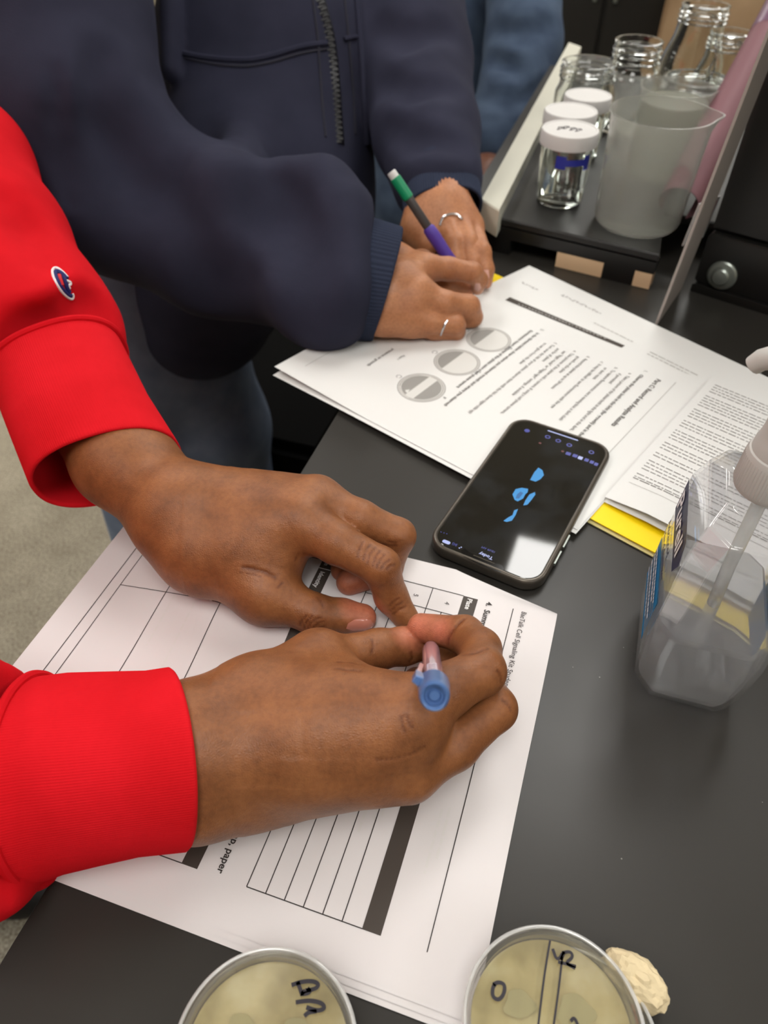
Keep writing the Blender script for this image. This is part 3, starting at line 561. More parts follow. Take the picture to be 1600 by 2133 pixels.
# ------------------------------------------------------------------ jars and beakers on the raised shelf
m_glass = mat('clear_jar_glass', (250, 252, 250), .02, trans=1, ior=1.48); m_pp = mat('milky_polypropylene', (240, 241, 238), .16, trans=1, ior=1.25); 
milky(m_pp, .16, (225, 226, 218))
m_lid = mat('white_lid', (208, 206, 204), .5)
m_bl = mat('blue_print', (40, 48, 150), .5); m_pencil = mat('lid_marker', (96, 92, 94), .6); m_water = mat('cloudy_water', (228, 228, 216), .3, trans=1, ior=1.2); milky(m_water, .3, (222, 222, 206))
ZJ = ZS+.0003
def jarshell(prof, c, mt, t, name, th=.0018, n=44):
    inn = [(max(r-th, .0005), z+(th*1.3 if i == 0 else 0)) for i, (r, z) in enumerate(prof)]
    return M().lathe([(.0001, prof[0][1])]+prof+inn[::-1]+[(.0001, inn[0][1])], c, n, cap0=False, cap1=False).build(name, mt, t, 40)
def lidded(label, px, py, zt, rb, rl, writing=False):
    c = at(px, py, zt); c = np.array([c[0], c[1], 0]); t = thing('sample_jar', label, 'jar', (c[0], c[1], ZJ))
    jarshell([(rb*.86, ZJ), (rb*.92, ZJ+.002), (rb, ZJ+(zt-ZJ)*.62), (rb*.98, zt-.014), (rb*.93, zt-.012), (rb*.93, zt-.004)], c, m_glass, t, 'jar_body')
    L = M().lathe([(rl*.96, zt-.0135), (rl, zt-.013), (rl, zt-.0015), (rl*.965, zt), (rl*.90, zt), (rl*.88, zt-.0006), (.0001, zt-.0006)], c, 40).build('lid', m_lid, t)
    return t, c, L
jt, jc, jl = lidded('clear jar with a scribbled white lid and blue mark, nearest of the lidded jars', 1189, 268, .106, .0255, .0285)
m = M()
for (x0, y0) in ((-.010, .002), (-.004, .004), (.002, .0), (.007, -.003)):
    P = [jc+np.array([x0+.003*math.cos(q)+.0012*math.sin(3*q), y0+.0035*math.sin(q*1.3), .1056]) for q in np.linspace(0, 7, 24)]
    m.tube(P, .00045, 4)
m.build('lid_scribble', m_pencil, jl)['kind'] = 'stuff'
m = M()
for a0, a1, z0, z1 in ((-2.15, -1.75, .076, .088), (-1.75, -1.0, .079, .085), (-1.0, -.72, .074, .088)):
    A = np.linspace(a0, a1, 8); m.grid([[jc+np.array([.0257*math.cos(a), .0257*math.sin(a), z]) for z in (z0, z1)] for a in A])
m.build('blue_mark', m_bl, jt)
lidded('clear jar with a plain white lid directly behind the scribbled one', 1190, 229, .104, .0255, .0280)
lidded('clear jar with a bright white lid, rightmost of the three lidded jars', 1226, 197, .100, .0240, .0265)
def openjar(label, px, py, zt, rr, rb, neck, shoulder, cat='jar', name='glass_jar'):
    c = at(px, py, zt); c = np.array([c[0], c[1], 0]); t = thing(name, label, cat, (c[0], c[1], ZJ))
    pr = [(rb*.9, ZJ), (rb, ZJ+.005), (rb, zt-neck-shoulder)]
    for i in range(1, 6):
        f = i/5; pr.append((rb+(rr-rb)*(.5-.5*math.cos(math.pi*f)), zt-neck-shoulder+shoulder*f))
    for i in range(3): z = zt-neck+.004+i*(neck-.008)/3; pr += [(rr, z), (rr+.0018, z+.0014), (rr, z+.0028)]
    pr += [(rr, zt-.002), (rr+.0008, zt-.0006), (rr-.0004, zt)]
    jarshell(pr, c, m_glass, t, 'jar_body', .0024, 48); return t
openjar('wide clear glass jar without lid at the rail corner', 1230, 128, .108, .0325, .0365, .022, .014)
openjar('clear glass jar with a raised screw neck, tallest before the black cabinet', 1333, 83, .132, .0275, .0345, .026, .012)
openjar('tall clear glass bottle with ribbed neck, farthest on the shelf', 1472, 8, .165, .0270, .0380, .022, .045, 'bottle', 'glass_bottle')
openjar('clear sloping-shouldered glass bottle beside the pink roll', 1527, 66, .140, .0250, .0345, .022, .036, 'bottle', 'glass_bottle')
openjar('wide-mouthed clear glass jar behind the front beaker', 1455, 162, .105, .0385, .0395, .018, .006)
def beaker(label, px, py, zt, rt, rb, water=0):
    c = at(px, py, zt); c = np.array([c[0], c[1], 0]); t = thing('beaker', label, 'beaker', (c[0], c[1], ZJ))
    pr = [(rb*.90, ZJ), (rb*.97, ZJ+.003), (rb, ZJ+.008), (rb+(rt*.95-rb)*.9, zt-.012), (rt*.96, zt-.004), (rt, zt-.001), (rt*1.0, zt)]
    inn = [(r-.0014, z+(.002 if i == 0 else 0)) for i, (r, z) in enumerate(pr)]
    full = [(.0001, pr[0][1])]+pr+inn[::-1]+[(.0001, inn[0][1])]; n = 56
    sa = math.radians(-8)
    rings = []
    for r, z in full:
        ring = []
        for q in np.linspace(0, 2*math.pi, n, endpoint=False):
            k = max(0, (z-(zt-.016))/.016)*math.exp(-((math.remainder(q-sa, 2*math.pi))/.22)**2)*.007 if r > .01 else 0
            ring.append(c+np.array([(r+k)*math.cos(q), (r+k)*math.sin(q), z]))
        rings.append(ring)
    M().rings(rings, cap0=False, cap1=False).build('beaker_wall', m_pp, t, 50)
    if water: M().lathe([(.0001, ZJ+.0028), (rb*.9, ZJ+.0045), (rb-.002, ZJ+.010), (rb+(rt*.95-rb)*.9*(water)-.0022, ZJ+(zt-ZJ)*water), (.0001, ZJ+(zt-ZJ)*water)], c, 44, cap0=False, cap1=False).build('cloudy_water', m_water, t, 40)
    return t
beaker('large milky plastic beaker at the front of the black shelf', 1382, 232, .138, .0475, .0415)
beaker('milky plastic beaker holding cloudy water, behind the front beaker', 1414, 180, .125, .0385, .0350, .85)
# pink rolled sheet and folded card between the beaker and the grey board
m_pink = mat('dusty_pink_paper', (124, 80, 88), .6); m_purp = mat('mauve_print', (112, 76, 104), .35); m_redc = mat('dull_red_print', (150, 62, 76), .5)
a = at(1414, 424, ZS+.022); b = dep(1655, -30, np.dot(a-CAMP, FW)+.10); ax_ = unit(b-a); L = np.linalg.norm(b-a)
s1 = unit(np.cross(ax_, [0, 0, 1.])); s2 = np.cross(s1, ax_)
def roll(th, r0=.0190, r1=.0195):
    return [[a+ax_*L*t+(r0+(r1-r0)*t-th)*(s1*math.cos(q)+s2*math.sin(q)) for t in np.linspace(0, 1, 16)] for q in np.linspace(math.radians(-60), math.radians(215), 36)]
ro = M(); A_, B_ = roll(0), roll(.0006); ro.grid(A_); ro.grid(B_[::-1])
pr_ = ro.build('paper_roll', m_pink, None, 60); tag(pr_, 'pink curled paper leaning between the beaker and the grey board', 'paper')
m = M(); m.grid([[p for p in r[11:]] for r in roll(-.0004)][2:-2]); m.build('printed_band', m_purp, pr_)
c0 = at(1420, 512, ZS+.0005); cd = unit([.80, .60, 0]); cn = np.array([cd[1], -cd[0], 0])
cardt = thing('folded_card', 'folded red card with a white edge leaning by the grey board', 'card', c0)
M().prism([c0, c0+cn*.0008, c0+cn*.0008+cd*.032, c0+cd*.032], np.array([.004, .0, .040])).build('card_back', m_lid, cardt)
M().prism([c0+cn*.0010+cd*.005+[0, 0, .003], c0+cn*.0014+cd*.005+[0, 0, .003], c0+cn*.0014+cd*.028+[0, 0, .003], c0+cn*.0010+cd*.028+[0, 0, .003]], np.array([.0035, 0, .034])).build('card_front', m_redc, cardt)
# ------------------------------------------------------------------ smooth solid modelling on a voxel grid
def smin(a, b, k):
    h = np.maximum(k-np.abs(a-b), 0)/k; return np.minimum(a, b)-h*h*k*.25
class Field:
    def __init__(s, lo, hi, h):
        s.h = h; s.lo = np.asarray(lo, float); n = np.ceil((np.asarray(hi)-s.lo)/h).astype(int)+1; s.n = n
        s.ax = [s.lo[i]+h*np.arange(n[i]) for i in range(3)]; s.F = np.full(n, 1.0, np.float32)
    def block(s, pts, pad):
        pts = np.asarray(pts); a = np.maximum(np.floor((pts.min(0)-pad-s.lo)/s.h).astype(int), 0); b = np.minimum(np.ceil((pts.max(0)+pad-s.lo)/s.h).astype(int)+1, s.n)
        return tuple(slice(i, max(j, i)) for i, j in zip(a, b))
    def cone(s, sl, a, ra, b, rb):
        X = [s.ax[i][sl[i]].astype(np.float32) for i in range(3)]; a = np.asarray(a, np.float32); b = np.asarray(b, np.float32); d = b-a; L = float(d@d)+1e-12
        dx = (X[0]-a[0])[:, None, None]; dy = (X[1]-a[1])[None, :, None]; dz = (X[2]-a[2])[None, None, :]
        t = np.clip((dx*d[0]+dy*d[1]+dz*d[2])/L, 0, 1)
        return np.sqrt((dx-t*d[0])**2+(dy-t*d[1])**2+(dz-t*d[2])**2)-(ra+(rb-ra)*t)
    def group(s, prims, k):                              # -> (slice, field) of a chain of round cones
        P = [p for q in prims for p in (q[0], q[2])]; R = max(max(q[1], q[3]) for q in prims)
        sl = s.block(P, R+.03); D = None
        for q in prims:
            d = s.cone(sl, *q[:4]); D = d if D is None else smin(D, d, q[4] if len(q) > 4 else k)
        return sl, D
    def merge(s, sl, D, k): s.F[sl] = smin(s.F[sl], D, k)
    def carve(s, path, r, k=.0012):
        for a, b in zip(path[:-1], path[1:]):
            sl = s.block([a, b], r+k*3); d = s.cone(sl, a, r, b, r); s.F[sl] = -smin(-s.F[sl], d, k)
    def cut(s, p, n, R):                                 # flat end: trim what lies beyond a plane, near p only
        sl = s.block([p], R); X = [s.ax[i][sl[i]]-p[i] for i in range(3)]; n = unit(n)
        d = X[0][:, None, None]*n[0]+X[1][None, :, None]*n[1]+X[2][None, None, :]*n[2]; s.F[sl] = -smin(-s.F[sl], -d.astype(np.float32), .006)
    def sample(s, p):
        q = (np.asarray(p)-s.lo)/s.h; i = np.floor(q).astype(int)
        if (i < 0).any() or (i >= s.n-1).any(): return 1.0
        f = q-i; c = s.F[i[0]:i[0]+2, i[1]:i[1]+2, i[2]:i[2]+2]; c = c[0]*(1-f[0])+c[1]*f[0]; c = c[0]*(1-f[1])+c[1]*f[1]; return float(c[0]*(1-f[2])+c[1]*f[2])
    def hit(s, px, py, d0=.15, d1=1.4):                  # first surface met along a line of sight
        r = ray(px, py); L = np.linalg.norm(r); D = d0; prev = D
        while D < d1:
            v = s.sample(CAMP+r*D)
            if v < 0:
                lo, hi = prev, D
                for _ in range(14):
                    m = (lo+hi)/2
                    if s.sample(CAMP+r*m) < 0: hi = m
                    else: lo = m
                return CAMP+r*hi
            prev = D; D += s.h*.6/L
        return None
    def normal(s, p):
        e = s.h; return unit([s.sample(p+np.eye(3)[i]*e)-s.sample(p-np.eye(3)[i]*e) for i in range(3)])
    def surface(s):                                      # surface nets
        F = s.F; S = F < 0; n = s.n
        c = [S[i:n[0]-1+i, j:n[1]-1+j, k:n[2]-1+k] for i in (0, 1) for j in (0, 1) for k in (0, 1)]
        cnt = sum(x.astype(np.int8) for x in c); act = (cnt > 0) & (cnt < 8); idx = np.full(act.shape, -1, np.int32); I = np.argwhere(act); idx[act] = np.arange(len(I))
        acc = np.zeros((len(I), 3)); num = np.zeros(len(I))
        corner = [(i, j, k) for i in (0, 1) for j in (0, 1) for k in (0, 1)]
        val = {q: F[I[:, 0]+q[0], I[:, 1]+q[1], I[:, 2]+q[2]].astype(float) for q in corner}
        for a in corner:
            for x in range(3):
                if a[x] == 0:
                    b = tuple(1 if y == x else a[y] for y in range(3)); va, vb = val[a], val[b]; m = (va < 0) != (vb < 0)
                    t = np.where(m, va/np.where(m, va-vb, 1), 0); p = np.array(a, float)[None]+t[:, None]*np.eye(3)[x][None]; acc[m] += p[m]; num[m] += 1
        V = s.lo+(I+acc/num[:, None])*s.h; faces = []
        for x in range(3):
            y, z = (x+1) % 3, (x+2) % 3; sl0 = [slice(1, -1)]*3; sl0[x] = slice(0, n[x]-1); sl1 = list(sl0); sl1[x] = slice(1, n[x])
            A, B = S[tuple(sl0)], S[tuple(sl1)]; E = np.argwhere(A != B); off = np.ones(3, int); off[x] = 0; E = E+off; inside = S[E[:, 0], E[:, 1], E[:, 2]]
            ey, ez = np.eye(3, dtype=int)[y], np.eye(3, dtype=int)[z]
            q = [idx[tuple((E-ey-ez).T)], idx[tuple((E-ez).T)], idx[tuple(E.T)], idx[tuple((E-ey).T)]]
            Q = np.stack(q, 1); Q = np.where(inside[:, None], Q, Q[:, ::-1]); faces.append(Q)
        return V, np.concatenate(faces)
def relax(V, Q, n=2, lam=.5, mu=-.52):
    E = np.concatenate([Q[:, [0, 1]], Q[:, [1, 2]], Q[:, [2, 3]], Q[:, [3, 0]]]); E = np.concatenate([E, E[:, ::-1]]); deg = np.bincount(E[:, 0], minlength=len(V))[:, None]
    for i in range(n*2):
        S = np.stack([np.bincount(E[:, 0], V[E[:, 1], k], len(V)) for k in range(3)], 1)/np.maximum(deg, 1); V = V+(lam if i % 2 == 0 else mu)*(S-V)
    return V
def bigmesh(name, V, Q, mt, parent=None, attrs=None):
    me = bpy.data.meshes.new(name); me.vertices.add(len(V)); me.vertices.foreach_set('co', V.astype(np.float32).ravel())
    k = Q.shape[1]; me.loops.add(Q.size); me.loops.foreach_set('vertex_index', Q.astype(np.int32).ravel()); me.polygons.add(len(Q))
    me.polygons.foreach_set('loop_start', np.arange(0, Q.size, k, dtype=np.int32)); me.update(calc_edges=True); me.validate(); me.shade_smooth(); me.materials.append(mt)
    for nm, a in (attrs or {}).items(): me.attributes.new(nm, 'FLOAT', 'POINT').data.foreach_set('value', a.astype(np.float32))
    o = bpy.data.objects.new(name, me); COL.objects.link(o)
    if parent is not None: own(o, parent)
    return o
def chain(pts, k=None):                                  # [(p, r), ...] -> cones
    return [(a[0], a[1], b[0], b[1]) + ((k,) if k else ()) for a, b in zip(pts[:-1], pts[1:])]
def J(px, py, z, r): return (at(px, py, z), r)
def K(px, py, D, r): return (dep(px, py, D), r)
def hand_field(palm, fingers, h, kp=.016, kf=.009, kx=.0013, pads=()):
    P = np.array([p for q in palm+sum(fingers, []) for p in (q[0], q[2])]); R = max(max(q[1], q[3]) for q in palm)
    f = Field(P.min(0)-R-.006, P.max(0)+R+.006, h); slp, Dp = f.group(palm, kp); base = np.full(f.n, 1.0, np.float32); base[slp] = Dp; f.F[:] = base
    for fg in fingers:
        sl, D = f.group(fg, .0035); f.F[sl] = smin(f.F[sl], smin(base[sl], D, kf), kx)
    return f
# ------------------------------------------------------------------ skin
def skin(name, base, dark, pink, scale=1.0):
    mt = mat(name, base, .42, spec=.42, sss=.08); bsdf(mt).inputs['Subsurface Scale'].default_value = .003
    at_ = nod(mt, 'ShaderNodeAttribute'); at_.attribute_name = 'pad'; ac = nod(mt, 'ShaderNodeAttribute'); ac.attribute_name = 'crease'
    n = noise(mt, 55*scale, 5, .6); n2 = noise(mt, 420*scale, 2)
    c1 = ramp(mt, n.outputs[0], [(.32, dark), (.66, base)])
    m1 = nod(mt, 'ShaderNodeMixRGB'); m1.inputs[2].default_value = lin(pink); lk(mt, at_.outputs['Fac'], m1.inputs[0]); lk(mt, c1, m1.inputs[1])
    m2 = nod(mt, 'ShaderNodeMixRGB', blend_type='MULTIPLY'); m2.inputs[0].default_value = .22; lk(mt, m1.outputs[0], m2.inputs[1]); lk(mt, ramp(mt, n2.outputs[0], [(.3, (150, 130, 120)), (.6, (255, 255, 255))]), m2.inputs[2])
    m3 = nod(mt, 'ShaderNodeMixRGB', blend_type='MULTIPLY'); m3.inputs[2].default_value = lin((168, 132, 112)); lk(mt, ac.outputs['Fac'], m3.inputs[0]); lk(mt, m2.outputs[0], m3.inputs[1])
    lk(mt, m3.outputs[0], bsdf(mt).inputs['Base Color'])
    tc = nod(mt, 'ShaderNodeTexCoord'); v = nod(mt, 'ShaderNodeTexVoronoi', feature='DISTANCE_TO_EDGE'); v.inputs['Scale'].default_value = 820*scale; lk(mt, tc.outputs['Object'], v.inputs['Vector'])
    bump(mt, n2.outputs[0], .12, .0005); bump(mt, v.outputs['Distance'], .38, .0005); bump(mt, noise(mt, 150, 3).outputs[0], .10, .0012)
    return mt
m_skin = skin('deep_brown_skin', (150, 96, 58), (122, 75, 44), (196, 116, 90)); m_skin2 = skin('warm_brown_skin', (186, 128, 90), (168, 110, 75), (222, 160, 132))
m_nail = mat('natural_nail', (190, 122, 104), .22, spec=.5, coat=.35); m_nail2 = mat('pale_pink_nail', (216, 168, 154), .22, coat=.4)
def padweight(V, pads):
    w = np.zeros(len(V))
    for p, r in pads: w = np.maximum(w, np.clip(1.15-np.linalg.norm(V-p, axis=1)/r, 0, 1)**.8)
    return w
def grooves(f, lines, r=.0006, depth=.00025):
    out = []
    for ln in lines:
        rr = r
        if isinstance(ln, tuple): ln, rr = ln
        P = [f.hit(x, y) for x, y in ln]; P = [p for p in P if p is not None]
        if len(P) < 2: continue
        Q = []
        for a, b in zip(P[:-1], P[1:]):
            if np.linalg.norm(a-b) < .03: Q += [a+(b-a)*t for t in np.linspace(0, 1, 5)]
        out.append((np.array(Q), rr))
    for Q, rr in out:
        if len(Q): f.carve([q+f.normal(q)*(rr-depth*(rr/.0006)) for q in Q], rr, .0006)
    return out
def creaseweight(V, gr):
    w = np.zeros(len(V))
    for Q, rr in gr:
        if len(Q) == 0: continue
        lo, hi = Q.min(0)-.002, Q.max(0)+.002; m = ((V > lo) & (V < hi)).all(1); i = np.where(m)[0]
        if len(i) == 0: continue
        d = np.full(len(i), 1.0)
        for q in Q: d = np.minimum(d, np.linalg.norm(V[i]-q, axis=1))
        w[i] = np.maximum(w[i], np.clip(1-d/(rr*1.7), 0, 1))
    return w
def nail(f, pts, mt, name, par, off=.0004):              # pts: outline in the line of sight, first two = the base edge
    cx, cy = sum(p[0] for p in pts)/len(pts), sum(p[1] for p in pts)/len(pts); P = []
    for x, y in pts:
        for k in (1, .9, .8, .65, .5, .3):
            h = f.hit(cx+(x-cx)*k, cy+(y-cy)*k)
            if h is not None: P.append(h); break
    if len(P) < 5: return None
    c = sum(P)/len(P); n = f.normal(c); m = M(); K_ = 5; rings = []
    for k in range(K_, 0, -1):
        rg = []
        for p in P:
            q = c+(p-c)*k/K_; 
            for _ in range(3): q = q-n*f.sample(q)/max(.4, float(n@f.normal(q)))
            rg.append(q+n*(off+.0003*(1-(k/K_)**2)))
        rings.append(rg)
    rings = [[p-n*.0008 for p in rings[0]]]+rings
    m.rings(rings, cap0=False, cap1=True); return m.build(name, mt, par, 60)
# ------------------------------------------------------------------ person in the red sweatshirt: left hand
LW1, LW2 = J(366, 1092, .044, .0172), J(396, 1058, .050, .0160)
LI, LM, LR_, LL = J(624, 1088, .058, .0122), J(660, 1038, .060, .0112), J(672, 1046, .046, .0105), J(676, 1060, .032, .0098)
LC, LT = J(420, 1154, .037, .0172), J(552, 1236, .031, .0130)
palmL = chain([J(146, 866, .056, .0165), J(232, 972, .052, .0185), LW1, LI]) + chain([J(196, 852, .058, .0165), J(288, 956, .053, .0170), LW2, LM]) + chain([J(170, 858, .057, .018), J(262, 962, .053, .0195), J(372, 1066, .046, .020), J(560, 1085, .050, .0185)]) + chain([LW2, LR_]) + chain([LW2, LL]) + chain([J(374, 1106, .042, .0155), LC, LT]) + chain([LC, J(520, 1140, .043, .0170), LI]) + chain([LT, J(568, 1186, .038, .0100)])
fingL = [chain([LI, J(700, 1130, .0575, .0115), J(793, 1180, .050, .0104), J(815, 1243, .030, .0090), J(845, 1286, .0215, .0073)]),
         chain([LM, J(750, 1082, .056, .0108), J(829, 1116, .047, .0098), J(806, 1185, .027, .0086), J(728, 1212, .022, .0078)]),
         chain([LR_, J(805, 1112, .030, .0094), J(775, 1172, .022, .0082), J(715, 1186, .021, .0075)]),
         chain([LL, J(765, 1110, .022, .0082), J(745, 1150, .020, .0074), J(700, 1160, .0195, .0068)]),
         chain([LT, J(658, 1280, .0260, .0110), J(712, 1283, .0235, .0093), J(754, 1287, .0222, .0080)])]
fL = hand_field(palmL, fingL, .00105, .018)
P_ = lambda o, s: (lambda pts: [(o[0]+x/s, o[1]+y/s) for x, y in pts])
zL = P_((160, 900), 2.1622)
grL = grooves(fL, [(zL([(750, 610), (800, 618), (850, 632), (892, 656)]), .0011), (zL([(740, 632), (790, 640), (830, 652)]), .0004),
    zL([(905, 700), (925, 680)]), zL([(985, 575), (1000, 545)]), zL([(1010, 580), (1025, 545)]), zL([(1045, 585), (1060, 548)]),
    zL([(1335, 600), (1345, 560), (1365, 535)]), zL([(1350, 610), (1362, 580), (1385, 552)]), zL([(1310, 590), (1320, 550), (1345, 520)]), zL([(1290, 575), (1300, 540), (1322, 505)]), zL([(1370, 615), (1385, 592), (1410, 575)]), zL([(1395, 618), (1415, 600), (1432, 596)]), zL([(1265, 560), (1275, 520), (1290, 495)]),
    zL([(1415, 805), (1440, 780), (1468, 765)]), zL([(1425, 820), (1450, 800), (1478, 785)]), zL([(1410, 780), (1430, 760), (1452, 748)]), (zL([(1380, 505), (1410, 515), (1440, 510)]), .0008), zL([(1400, 490), (1430, 498), (1460, 490)]),
    zL([(1040, 890), (1050, 862), (1075, 842), (1100, 835)]), zL([(1060, 895), (1072, 872), (1092, 858), (1115, 852)]), zL([(1025, 880), (1035, 850), (1060, 828)]), zL([(1080, 898), (1092, 882), (1120, 872)]), zL([(1085, 745), (1100, 765), (1110, 790)]), zL([(1005, 870), (1015, 845), (1035, 825)])], .0006)
VL, QL = fL.surface(); VL = relax(VL, QL, 2)
padL = padweight(VL, [(at(765, 1281, .024), .013), (at(738, 1268, .028), .010), (at(728, 1217, .020), .018), (at(857, 1294, .017), .007)])
# right hand holding the pen
RI, RM, RR_, RL_ = J(855, 1488, .066, .0128), J(854, 1612, .046, .0112), J(794, 1618, .028, .0105), J(708, 1614, .0185, .0099)
RC, RT_ = J(542, 1458, .052, .0145), J(662, 1382, .046, .0122)
palmR = chain([J(190, 1560, .050, .0125), J(330, 1535, .051, .0150), J(420, 1520, .053, .0158), RI]) + chain([J(190, 1600, .046, .015), J(330, 1582, .048, .0185), J(420, 1575, .049, .0195), RM]) + chain([J(190, 1640, .038, .0125), J(330, 1634, .037, .0150), J(420, 1640, .034, .0158), RR_]) + chain([J(420, 1640, .034, .0158), J(545, 1622, .026, .0140), RL_]) + chain([J(440, 1512, .052, .0150), RC, RT_]) + chain([RC, J(700, 1474, .056, .0150), RI]) + chain([J(640, 1540, .052, .0205), J(765, 1545, .054, .0165)]) + chain([RT_, J(725, 1428, .050, .0065)])
fingR = [chain([RI, J(925, 1440, .068, .0118), J(1004, 1398, .066, .0106), J(1000, 1352, .058, .0098), J(968, 1322, .051, .0092), J(878, 1307, .042, .0074)]),
         chain([RM, J(945, 1550, .047, .0112), J(1030, 1476, .046, .0102), J(992, 1396, .032, .0088), J(925, 1366, .024, .0078)]),
         chain([RR_, J(965, 1496, .022, .0098), J(930, 1424, .016, .0084), J(868, 1418, .0125, .0074)]),
         chain([RL_, J(842, 1545, .015, .0088), J(850, 1476, .0125, .0078), J(800, 1446, .0115, .0070)]),
         chain([RT_, J(790, 1352, .038, .0100), J(840, 1346, .033, .0096), J(888, 1342, .028, .0082)])]
fR = hand_field(palmR, fingR, .00105, .018, .0055)
zR = P_((380, 1240), 2.1622)
grR = grooves(fR, [(zR([(1265, 108), (1225, 150), (1200, 190), (1195, 225)]), .0009), (zR([(1375, 240), (1320, 260), (1260, 270)]), .0007), zR([(1020, 305), (1035, 280), (1030, 255)]), zR([(985, 545), (990, 580), (1000, 610)]), zR([(1010, 540), (1020, 570), (1035, 595)]),
    zR([(880, 740), (960, 735), (1040, 712), (1090, 680)]), zR([(700, 300), (750, 300), (800, 312)]), zR([(690, 330), (740, 335), (800, 340)]), zR([(850, 200), (860, 230), (850, 260)]), zR([(1440, 470), (1465, 490), (1480, 520)]), zR([(1420, 340), (1435, 365), (1435, 395)])], .0006)
VR, QR = fR.surface(); VR = relax(VR, QR, 2)
padR = padweight(VR, [(at(872, 1304, .048), .0135), (at(912, 1311, .054), .009)])
# hidden arms and chest inside the sweatshirt complete the body
def lowres(prims, h=.012, k=.03):
    P = np.array([p for q in prims for p in (q[0], q[2])]); R = max(max(q[1], q[3]) for q in prims)
    f = Field(P.min(0)-R-.03, P.max(0)+R+.03, h); sl, D = f.group(prims, k); f.F[sl] = D; return f
ELB_L, SH_L = np.array([-.345, .560, .115]), np.array([-.56, .50, .40]); ELB_R, SH_R = np.array([-.37, .165, .075]), np.array([-.57, .09, .40])
CHEST, HIP = np.array([-.63, .295, .30]), np.array([-.66, .30, -.10])
bodyf = lowres(chain([(at(170, 858, .057), .014), (at(118, 762, .064), .015), (at(62, 640, .076), .020), (at(-12, 505, .100), .024), (ELB_L, .034), (SH_L, .046), (CHEST, .10), (HIP, .11)]) + chain([(at(200, 1600, .046), .012), (ELB_R, .038), (SH_R, .046), (CHEST, .10)]) + chain([(CHEST, .10), (CHEST+[0, 0, .17], .055), (CHEST+[.01, 0, .24], .05)]))
VB, QB = bodyf.surface(); VB = relax(VB, QB, 1)
red_person = thing('person', 'person in a red sweatshirt writing with a pen, hands over the table worksheet', 'person', (-.65, .30, -.9))
V = np.concatenate([VL, VR, VB]); Q = np.concatenate([QL, QR+len(VL), QB+len(VL)+len(VR)])
red_body = bigmesh('body', V, Q, m_skin, red_person, {'pad': np.concatenate([padL, padR, np.zeros(len(VB))]), 'crease': np.concatenate([creaseweight(VL, grL), creaseweight(VR, grR), np.zeros(len(VB))])})
nail(fL, zL([(1213, 884), (1222, 862), (1250, 845), (1290, 838), (1325, 845), (1338, 862), (1334, 884), (1290, 894), (1245, 893)]), m_nail, 'thumbnail', red_body)
# ------------------------------------------------------------------ pen
m_cap = mat('translucent_blue_cap', (92, 128, 186), .28, trans=.25, ior=1.3, coat=.2); m_barrel = mat('clear_pink_barrel', (196, 160, 178), .12, trans=.35, ior=1.4, coat=.3); m_nib = mat('steel_nib', (150, 150, 150), .3, metal=.9); m_white_print = mat('silver_print', (215, 205, 215), .4)
tail = dep(905, 1452, .236); tip = at(896, 1330, .014); pd = unit(tip-tail); PLn = .150; tip = tail+pd*PLn
ps = unit(np.cross(pd, [1.0, 0, 0])); pt = np.cross(pd, ps); pax = (ps, pt, pd)
pen = thing('pen', 'clear pinkish ballpoint pen with a blue cap on its tail, held in the right hand', 'pen', tail)
M().lathe([(.0001, .0022), (.0016, .0022), (.0022, .0030), (.0030, .0030), (.0034, .0006), (.0042, .0), (.0048, .0012), (.0051, .004), (.0053, .015), (.0056, .020), (.0056, .022), (.0046, .0225), (.0001, .023)], tail, 36, pax).build('tail_cap', m_cap, pen)
M().lathe([(.0040, .0220), (.0041, .024), (.0041, .105), (.0042, .12), (.0036, .132), (.0022, .142), (.0010, .1445)], tail, 30, pax).build('barrel', m_barrel, pen)
M().lathe([(.0016, .024), (.0016, .135)], tail, 14, pax).build('ink_tube', m_white_print, pen)
M().lathe([(.0011, .1435), (.0006, .149), (.0001, .150)], tail, 14, pax).build('nib', m_nib, pen)
cd_ = unit(-RT*.85+UP*.5); cd_ = unit(cd_-pd*np.dot(cd_, pd)); cs_ = np.cross(pd, cd_)
M().prism([tail+pd*.012+cd_*.0048-cs_*.0018, tail+pd*.012+cd_*.0048+cs_*.0018, tail+pd*.012+cd_*.0078+cs_*.0014, tail+pd*.012+cd_*.0078-cs_*.0014], pd*.012, bevel=.0006).build('clip_root', m_cap, pen)
M().prism([tail+pd*.0235+cd_*.0058-cs_*.0016, tail+pd*.0235+cd_*.0058+cs_*.0016, tail+pd*.0235+cd_*.0074+cs_*.0014, tail+pd*.0235+cd_*.0074-cs_*.0014], pd*.024-cd_*.0010, bevel=.0004).build('clip', m_barrel, pen)
m = M()
for i in range(5):
    q = tail+pd*(.028+.0045*i); a0 = .5
    P = [q+pd*(.0016*math.sin(t*2.2))+.00418*(cd_*math.cos(a0+t*.22)+cs_*math.sin(a0+t*.22)) for t in np.linspace(0, 4, 12)]; m.tube(P, .00025, 4)
m.build('barrel_print', m_white_print, pen)['kind'] = 'stuff'
